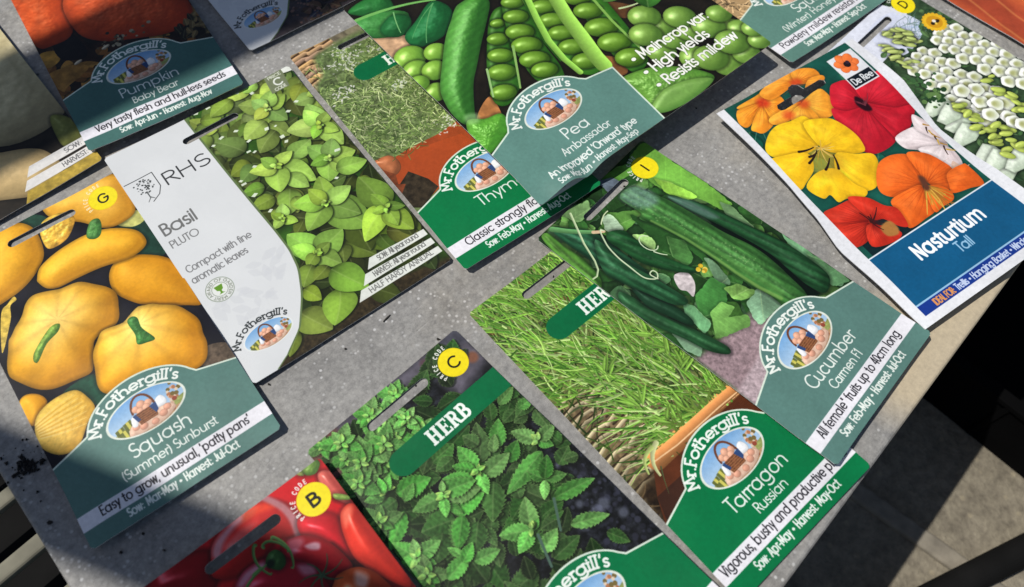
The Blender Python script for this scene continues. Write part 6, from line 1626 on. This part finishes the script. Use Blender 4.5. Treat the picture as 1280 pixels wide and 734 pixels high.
def art_pale_squash():
    A = Art(101.6, 145.4, (34, 30, 24), 15)
    A.texture(.5, 6, 4)
    bl = dict(amb=.5, spec=.12, sp=8, dark=(96, 84, 56), nz=.06, nsize=6, shadow=.5)
    A.blob([(56, 92), (48, 50), (58, 8), (84, -6), (110, 10), (118, 60), (104, 104), (76, 110)], (196, 184, 142), 26, **bl)
    A.blob([(48.7, 89.5), (60.1, 105.4), (76.8, 115.2), (83.6, 123.4), (85, 136.9), (75.6, 144.8), (60, 139.2), (36.1, 118.7)], (214, 184, 128), 16, **bl)
    A.blob([(94.1, 105), (99.8, 107.7), (104.5, 120.3), (101.6, 128.5), (92.7, 127.1), (90.8, 121.3)], (120, 124, 62), 6, amb=.5, spec=.1, dark=(50, 54, 20), nz=.2, shadow=.5)
    A.poly([(66, 139), (102, 138.4), (102, 146), (62, 146)], (176, 150, 62), nz=.25, nsize=2.5)
    for (y0, y1, xa), t in zip(((126.0, 131.4, 73), (133.0, 138.4, 68.5)), ("SOW: Apr to Jun", "HARVEST: Aug to Oct")):
        A.poly([(xa, y0), (102, y0), (102, y1), (xa - 3.6, y1)], (226, 224, 220))
        A.text(t, xa + 17, 118, y1 - 1.5, 2.8, (110, 110, 110), wt=.16, xh=.7)
    A.finish()
    return A
# ------------------------------------------------------------------ building a packet
def stadium(u0, u1, v, r, n=8):
    p = []
    for i in range(n + 1):
        a = math.radians(90 + 180 * i / n); p.append((u0 + r + r * math.cos(a), v - r * math.sin(a)))
    for i in range(n + 1):
        a = math.radians(-90 + 180 * i / n); p.append((u1 - r + r * math.cos(a), v - r * math.sin(a)))
    return p

def dense(p, step=2.6, closed=True):
    out = []
    n = len(p)
    for i in range(n if closed else n - 1):
        a, b = p[i], p[(i + 1) % n]
        k = max(1, int(math.ceil(math.hypot(b[0] - a[0], b[1] - a[1]) / step)))
        for j in range(k):
            out.append((a[0] + (b[0] - a[0]) * j / k, a[1] + (b[1] - a[1]) * j / k))
    return out

def inside(poly, x, y):
    r = np.zeros(x.shape, bool); n = len(poly)
    for i in range(n):
        ax, ay = poly[i]; bx, by = poly[(i + 1) % n]
        if ay == by: continue
        c = (ay > y) != (by > y)
        r ^= c & (x < ax + (y - ay) * (bx - ax) / (by - ay))
    return r

def print_mat(name, A):
    img = bpy.data.images.new(name, A.W, A.H)
    px = np.ones((A.H, A.W, 4), np.float32)
    px[..., :3] = np.clip(A.a, 0, 1)[::-1]
    img.pixels.foreach_set(px.ravel())
    img.update()
    img.pack()
    m, nt, b, N, L = nodes_mat(name)
    t = N("ShaderNodeTexImage")
    t.image = img
    t.extension = 'EXTEND'
    uv = N("ShaderNodeUVMap")
    L(uv.outputs[0], t.inputs[0])
    L(t.outputs[0], b.inputs['Base Color'])
    tc = N("ShaderNodeTexCoord")
    nz = N("ShaderNodeTexNoise", Scale=45.0, Detail=4.0)
    L(tc.outputs['Object'], nz.inputs['Vector'])
    rr = N("ShaderNodeMapRange"); rr.inputs[3].default_value = 0.34; rr.inputs[4].default_value = 0.52
    L(nz.outputs['Fac'], rr.inputs[0]); L(rr.outputs[0], b.inputs['Roughness'])
    b.inputs['Specular IOR Level'].default_value = 0.22
    bp = N("ShaderNodeBump", Strength=0.12, Distance=0.0015)
    L(nz.outputs['Fac'], bp.inputs['Height']); L(bp.outputs[0], b.inputs['Normal'])
    return m

PAPER = None
def packet(name, label, pose, A, regions, slot=None, outline=None, zextra=None, bulge=None, seed=0, crinkle=.15, sup=0.2, pillow=.5, edge=.35):
    global PAPER
    if PAPER is None:
        PAPER = plain_mat("white_paper", (0.74, 0.74, 0.73), 0.55, 0.03, 80.0)
    x, y, th, z0, sx, sy = pose
    w, h = A.w, A.h
    out = dense(outline or [(1.2, 0), (w - 1.2, 0), (w, 1.2), (w, h - 1.2), (w - 1.2, h), (1.2, h), (0, h - 1.2), (0, 1.2)])
    loops = [out] + ([dense(slot, 1.5)] if slot else []) + [dense(r[2], 2.0) for r in regions]
    P, E = [], []
    for lp in loops:
        k = len(P); n = len(lp)
        P += lp; E += [(k + i, k + (i + 1) % n) for i in range(n)]
    for i in range(1, int(w / 3.2)):
        for j in range(1, int(h / 3.2)):
            P.append((i * 3.2 + .37 * (j % 2), j * 3.2 + .11))
    res = delaunay_2d_cdt([Vector(p) for p in P], E, [], 0, 1e-4)
    V = np.array([(v.x, v.y) for v in res[0]])
    F = np.array([f for f in res[2] if len(f) == 3])
    c = V[F].mean(1)
    keep = inside(out, c[:, 0], c[:, 1])
    if slot: keep &= ~inside(slot, c[:, 0], c[:, 1])
    F = F[keep]; c = c[keep]
    d1 = V[F[:, 1]] - V[F[:, 0]]; d2 = V[F[:, 2]] - V[F[:, 0]]
    ar = d1[:, 0] * d2[:, 1] - d1[:, 1] * d2[:, 0]
    ok = np.abs(ar) > 1e-6
    F, c, ar = F[ok], c[ok], ar[ok]
    F[ar > 0] = F[ar > 0][:, ::-1]                      # v runs down, so flip to face up
    rg = np.random.default_rng(seed)
    waves = [(rg.uniform(.05, .28), rg.uniform(0, 6.3), rg.uniform(0, 6.3)) for _ in range(7)]
    curl = [(cu, cv, rg.uniform(0, 1.1), rg.uniform(9, 18)) for cu in (0, w) for cv in (0, h)]
    def zf(u, v):
        lx, ly = (u - w / 2) * 1e-3, (h / 2 - v) * 1e-3
        z = z0 * 1e3 + (sx * lx + sy * ly) * 1e3
        z = z + pillow * np.sin(np.pi * np.clip(u / w, 0, 1)) * np.sin(np.pi * np.clip(v / h, 0, 1))
        for f, a, p in waves:
            z = z + crinkle * np.sin((u * math.cos(a) + v * math.sin(a)) * f + p) * .5
        for cu, cv, am, rr in curl:
            z = z + am * np.exp(-((u - cu) ** 2 + (v - cv) ** 2) / rr ** 2)
        if zextra is not None: z = z + zextra(u, v)
        return z
    U_, V_ = V[:, 0], V[:, 1]
    Z = zf(U_, V_)
    X3 = np.stack([(U_ - w / 2) * 1e-3, (h / 2 - V_) * 1e-3, Z * 1e-3], 1)
    zb = max(0.0, float(Z[np.unique(F)].min()) - 1.0) * 1e-3
    root = empty(name, (x, y, zb), th)
    tag(root, label, "seed packet", "seed packets laid out on the bench")
    X3[:, 2] -= zb
    mat = print_mat(name + "_print", A)
    who = np.zeros(len(F), int)
    for k, r in enumerate(regions):
        who[inside(r[2], c[:, 0], c[:, 1])] = k + 1
    objs = {}
    def sub(nm, sel, parent):
        f = F[sel]
        if not len(f): return None
        ids, inv = np.unique(f, return_inverse=True)
        me = mesh(nm, X3[ids], inv.reshape(-1, 3), smooth=True)
        uv = me.uv_layers.new(name="UVMap")
        q = V[ids][inv.reshape(-1, 3).ravel()]
        uv.data.foreach_set('uv', np.stack([q[:, 0] / w, 1 - q[:, 1] / h], 1).astype(np.float32).ravel())
        return link(nm, me, mat, parent)
    objs['picture'] = sub('picture', who == 0, root)
    for k, r in enumerate(regions):
        par = objs.get(r[1]) if r[1] else root
        o = sub(r[0], who == k + 1, par or root)
        objs[r[0]] = o
    # back sheet and paper edge
    b0 = bulge or (4, w - 4, 28, h - 8)
    def sst(a, b, t):
        q = np.clip((t - a) / (b - a), 0, 1); return q * q * (3 - 2 * q)
    Bm = sst(b0[0], b0[0] + 18, U_) * (1 - sst(b0[1] - 18, b0[1], U_)) * sst(b0[2], b0[2] + 22, V_) * (1 - sst(b0[3] - 20, b0[3], V_))
    thk = edge + Bm * np.maximum(0, Z - edge - sup)
    Xb = X3.copy(); Xb[:, 2] -= thk * 1e-3
    n = len(V)
    ed = {}
    for f in F:
        for a, b in ((f[0], f[1]), (f[1], f[2]), (f[2], f[0])):
            ed[(a, b)] = 1
    faces = [(f[2] + n, f[1] + n, f[0] + n) for f in F]
    for (a, b) in ed:
        if (b, a) not in ed: faces.append((a, a + n, b + n, b))
    allv = np.concatenate([X3, Xb]); allv[:n, 2] -= 2e-5
    used = np.unique(np.concatenate([np.array(q) for q in faces]))
    mp = {int(a): i for i, a in enumerate(used)}
    me = mesh("paper_back", allv[used], [tuple(mp[int(i)] for i in q) for q in faces])
    link("paper_back", me, PAPER, root)
    return root

def ring(cx, cy, r, n=28): return oval_pts(cx, cy, r, r, n)
def std_regions(w=80.4, h=160.0, dot=None, pill=None, band=True, label=True):
    R = []
    if label:
        R.append(('label_panel', None, label_poly(w) + [(w + 1, 121.1), (w + 1, h + 1), (-1, h + 1), (-1, 121.3)]))
        R.append(('emblem', 'label_panel', oval_pts(*OV)))
        if band: R.append(('text_band', 'label_panel', [(-1, 145.5), (w + 1, 145.5), (w + 1, 152.4), (-1, 152.4)]))
    if dot: R.append(('price_dot', None, ring(*dot)))
    if pill:
        cy, r, left = pill
        R.append(('herb_tab', None, [(left + r + r * math.cos(math.radians(a)), cy + r * math.sin(math.radians(a))) for a in range(90, 271, 12)] + [(w + 1, cy - r), (w + 1, cy + r)]))
    return R
SLOT = stadium(24, 56, 9.5, 2.15)

ground()
BENCH, _part, _fr, PALE, DARK = bench()
shadow_casters()
shade_box()
GRIT = [(-0.05467, 0.15284, 0.00462, 0.0006, 0.939), (-0.03099, 0.14421, 0.00146, 0.0011, -0.203), (0.00265, 0.21915, 0.00126, 0.0009, 0.447), (-0.07061, 0.13713, 0.00081, 0.001, -0.420), (-0.10025, 0.11882, 0.00132, 0.0008, -0.519), (0.09829, 0.19040, 0.00184, 0.0008, -0.706), (-0.14307, 0.04774, 0.00119, 0.0012, -0.462), (-0.13648, 0.05512, 0.00090, 0.0011, 0.396), (-0.17317, 0.05729, 0.00184, 0.0015, 0.577)]
grit()

crumbs()

packet("seed_packet", "seed packet picturing yellow patty pan squashes over a teal label, lower corner in shade", (-0.17268, 0.13434, 0.70003, 0.00370, 0.00270, -0.00797), art_squash(), std_regions(dot=(69.2, 10.4, 6.7)), SLOT, seed=1, zextra=lambda u, v: -1.6 + 1.2 * v / 160)
A_, edge_ = art_basil()
packet("seed_packet", "wide seed packet of green basil leaves with a tall white text panel on its left", (-0.11458, 0.20572, 0.70969, 0.00215, -0.00711, 0.00196), A_,
       [('text_panel', None, [(-1, -1), (42, -1)] + edge_ + [(-1, 147)]), ('emblem', 'text_panel', oval_pts(16.6, 128.4, OV[2] * .68, OV[3] * .68)), ('sowing_strips', None, [(72, 122.4), (103, 124.2), (103, 139.4), (56, 139.2)])],
       stadium(35, 65.2, 13.0, 2.1), seed=2)
packet("seed_packet", "seed packet of flowering thyme in a terracotta pot, its right side under the pea packet", (-0.04199, 0.26454, 0.69483, 0.00320, 0.00205, -0.01201), art_thyme(), std_regions(pill=(31.5, 5.9, 21)), SLOT, seed=3)
packet("seed_packet", "seed packet of dark serrated mint leaves with a green tab, beside the tomatoes", (0.00655, 0.06495, 0.81604, 0.00226, -0.00320, -0.01759), art_mint(), std_regions(dot=(69.4, 11.2, 6.7), pill=(30.2, 5.8, 19.8)), SLOT, seed=4)
packet("seed_packet", "seed packet of grassy tarragon in a clay pot, bright green label overhanging the bench edge", (0.06580, 0.12735, 0.77109, 0.00183, -0.00600, 0.00291), art_tarragon(), std_regions(pill=(31.0, 5.8, 20.4)), SLOT, seed=5, zextra=lambda u, v: -.7 + .7 * v / 160)
packet("seed_packet", "seed packet of long dark cucumbers lying over the right side of the tarragon packet", (0.09753, 0.17744, 0.89208, 0.00432, -0.00885, -0.01270), art_cucumber(), std_regions(dot=(67.8, 11.6, 6.7)), SLOT, seed=6, bulge=(58, 80, 30, 110), zextra=lambda u, v: -1.2 * np.clip(1 - v / 40, 0, 1) * np.clip((u - 8) / 20, 0, 1))
lab = [(0, 124), (14.5, 118.6)] + [(40.5 + 25 * math.cos(math.radians(163 - i * 141 / 24)), 121 - 17.6 * math.sin(math.radians(163 - i * 141 / 24))) for i in range(25)] + [(66.5, 117.0), (82.4, 119.6), (80, 161), (-1, 161), (-1, 124)]
def crease(u, v):
    d = np.hypot((u - 17) / 9, (v - 157) / 8)
    e = np.hypot((u - 30) / 6, (v - 161) / 10)
    return 2.2 * np.exp(-d * d) - 5.0 * np.exp(-e * e) - 2.0 * np.exp(-((u / 14) ** 2) - ((v - 160) / 14) ** 2)
packet("seed_packet", "large square seed packet of shelled peas and open pods, raised above the thyme packet", (0.01488, 0.32036, 0.74971, 0.01516, -0.00659, -0.00858), art_pea(), [('label_panel', None, lab), ('emblem', 'label_panel', oval_pts(41.2, 121.2, OV[2], OV[3]))], None, seed=7, bulge=(66, 155, 16, 150), zextra=crease, pillow=1.2)
_ro = lambda v: float(np.interp(v, [0, 14, 36, 50, 66, 80, 100, 116, 130, 142.6], [0, .8, 2.4, .6, -2.2, -.4, 2.6, 2.8, 1.0, 0]))
_lo = lambda v: float(np.interp(v, [0, 20, 52, 74, 92, 120, 142.6], [0, 1.0, 2.0, .4, -2.6, -1.0, 0]))
nw = [(0, 0), (94.6, 0)] + [(94.6 + _ro(v), v) for v in range(4, 140, 4)] + [(94.6, 142.6), (0, 142.6)] + [(_lo(v), v) for v in range(138, 2, -4)]
ns = [(28.3, 14.6), (29.6, 12.6), (39.5, 12.2), (40.4, 9.0), (42.2, 7.0), (45.2, 6.6), (47.6, 8.4), (48.4, 12.0), (59.4, 11.8), (61.2, 13.4), (60.6, 15.4), (58.8, 16.1), (31, 17.0), (29, 16.4)]
packet("seed_packet", "white bordered seed packet of red, yellow and orange nasturtium flowers above a blue band", (0.17827, 0.24522, 0.63303, 0.00632, 0.00554, 0.00801), art_nasturtium(), [('title_panel', None, [(5, 103.4), (89.4, 103.4), (89.4, 138.2), (5, 138.2)]), ('maker_badge', None, [(71.6, 4.6), (88.6, 4.6), (87.8, 27.2), (70.6, 27.2)])], ns, outline=nw, seed=8,
       zextra=lambda u, v: 1.6 * np.sin(v * .052 + .6) * (.4 + u / 94), bulge=(20, 90, 30, 110))
packet("seed_packet", "seed packet of white foxglove bells with a yellow bee sticker, partly under the nasturtiums", (0.24375, 0.29652, 0.84249, 0.00304, 0.00259, -0.00891), art_foxglove(), std_regions(dot=(69.6, 9.2, 6.7), label=False) + [('bee_badge', None, ring(*[(70.9, 28.8)][0], 6.6))], SLOT, seed=9)
packet("seed_packet", "seed packet of glossy red tomatoes with yellow letter B dot, half in shade", (-0.04717, 0.00100, 0.75063, 0.00743, -0.00083, -0.00107), art_tomato(), std_regions(dot=(69.4, 12.4, 6.7), label=False), SLOT, seed=10, bulge=(0, 78, 20, 150))
packet("seed_packet", "seed packet of orange pumpkins with a dark teal label, mostly in shade", (-0.22214, 0.31831, 0.63345, 0.00450, 0.00532, -0.00676), art_pumpkin(), std_regions(), SLOT, seed=11)
packet("seed_packet", "teal labelled seed packet cut off by the photo's top edge, right of the pea packet", (0.11833, 0.40081, 0.72402, 0.00400, -0.00033, -0.00139), art_winter_squash(), std_regions(), SLOT, seed=12)
packet("seed_packet", "seed packet of plain orange brown squash skin in the far top right corner", (0.31081, 0.36000, 0.84811, 0.00300, 0.00000, -0.00947), art_orange(), [], None, seed=13)
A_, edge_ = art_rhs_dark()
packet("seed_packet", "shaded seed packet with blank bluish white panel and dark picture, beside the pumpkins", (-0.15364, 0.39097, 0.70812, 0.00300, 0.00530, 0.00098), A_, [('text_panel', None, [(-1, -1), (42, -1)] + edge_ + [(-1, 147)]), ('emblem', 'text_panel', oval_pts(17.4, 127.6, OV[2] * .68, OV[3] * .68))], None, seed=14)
packet("seed_packet", "seed packet of a huge pale beige squash tucked under the pumpkin packet's left edge", (-0.28770, 0.24404, 0.76961, 0.00250, 0.01652, 0.00062), art_pale_squash(), [('sowing_strips', None, [(73, 126), (103, 126), (103, 138.4), (65, 138.4)])], None, seed=15, pillow=.2, bulge=(4, 70, 28, 130))
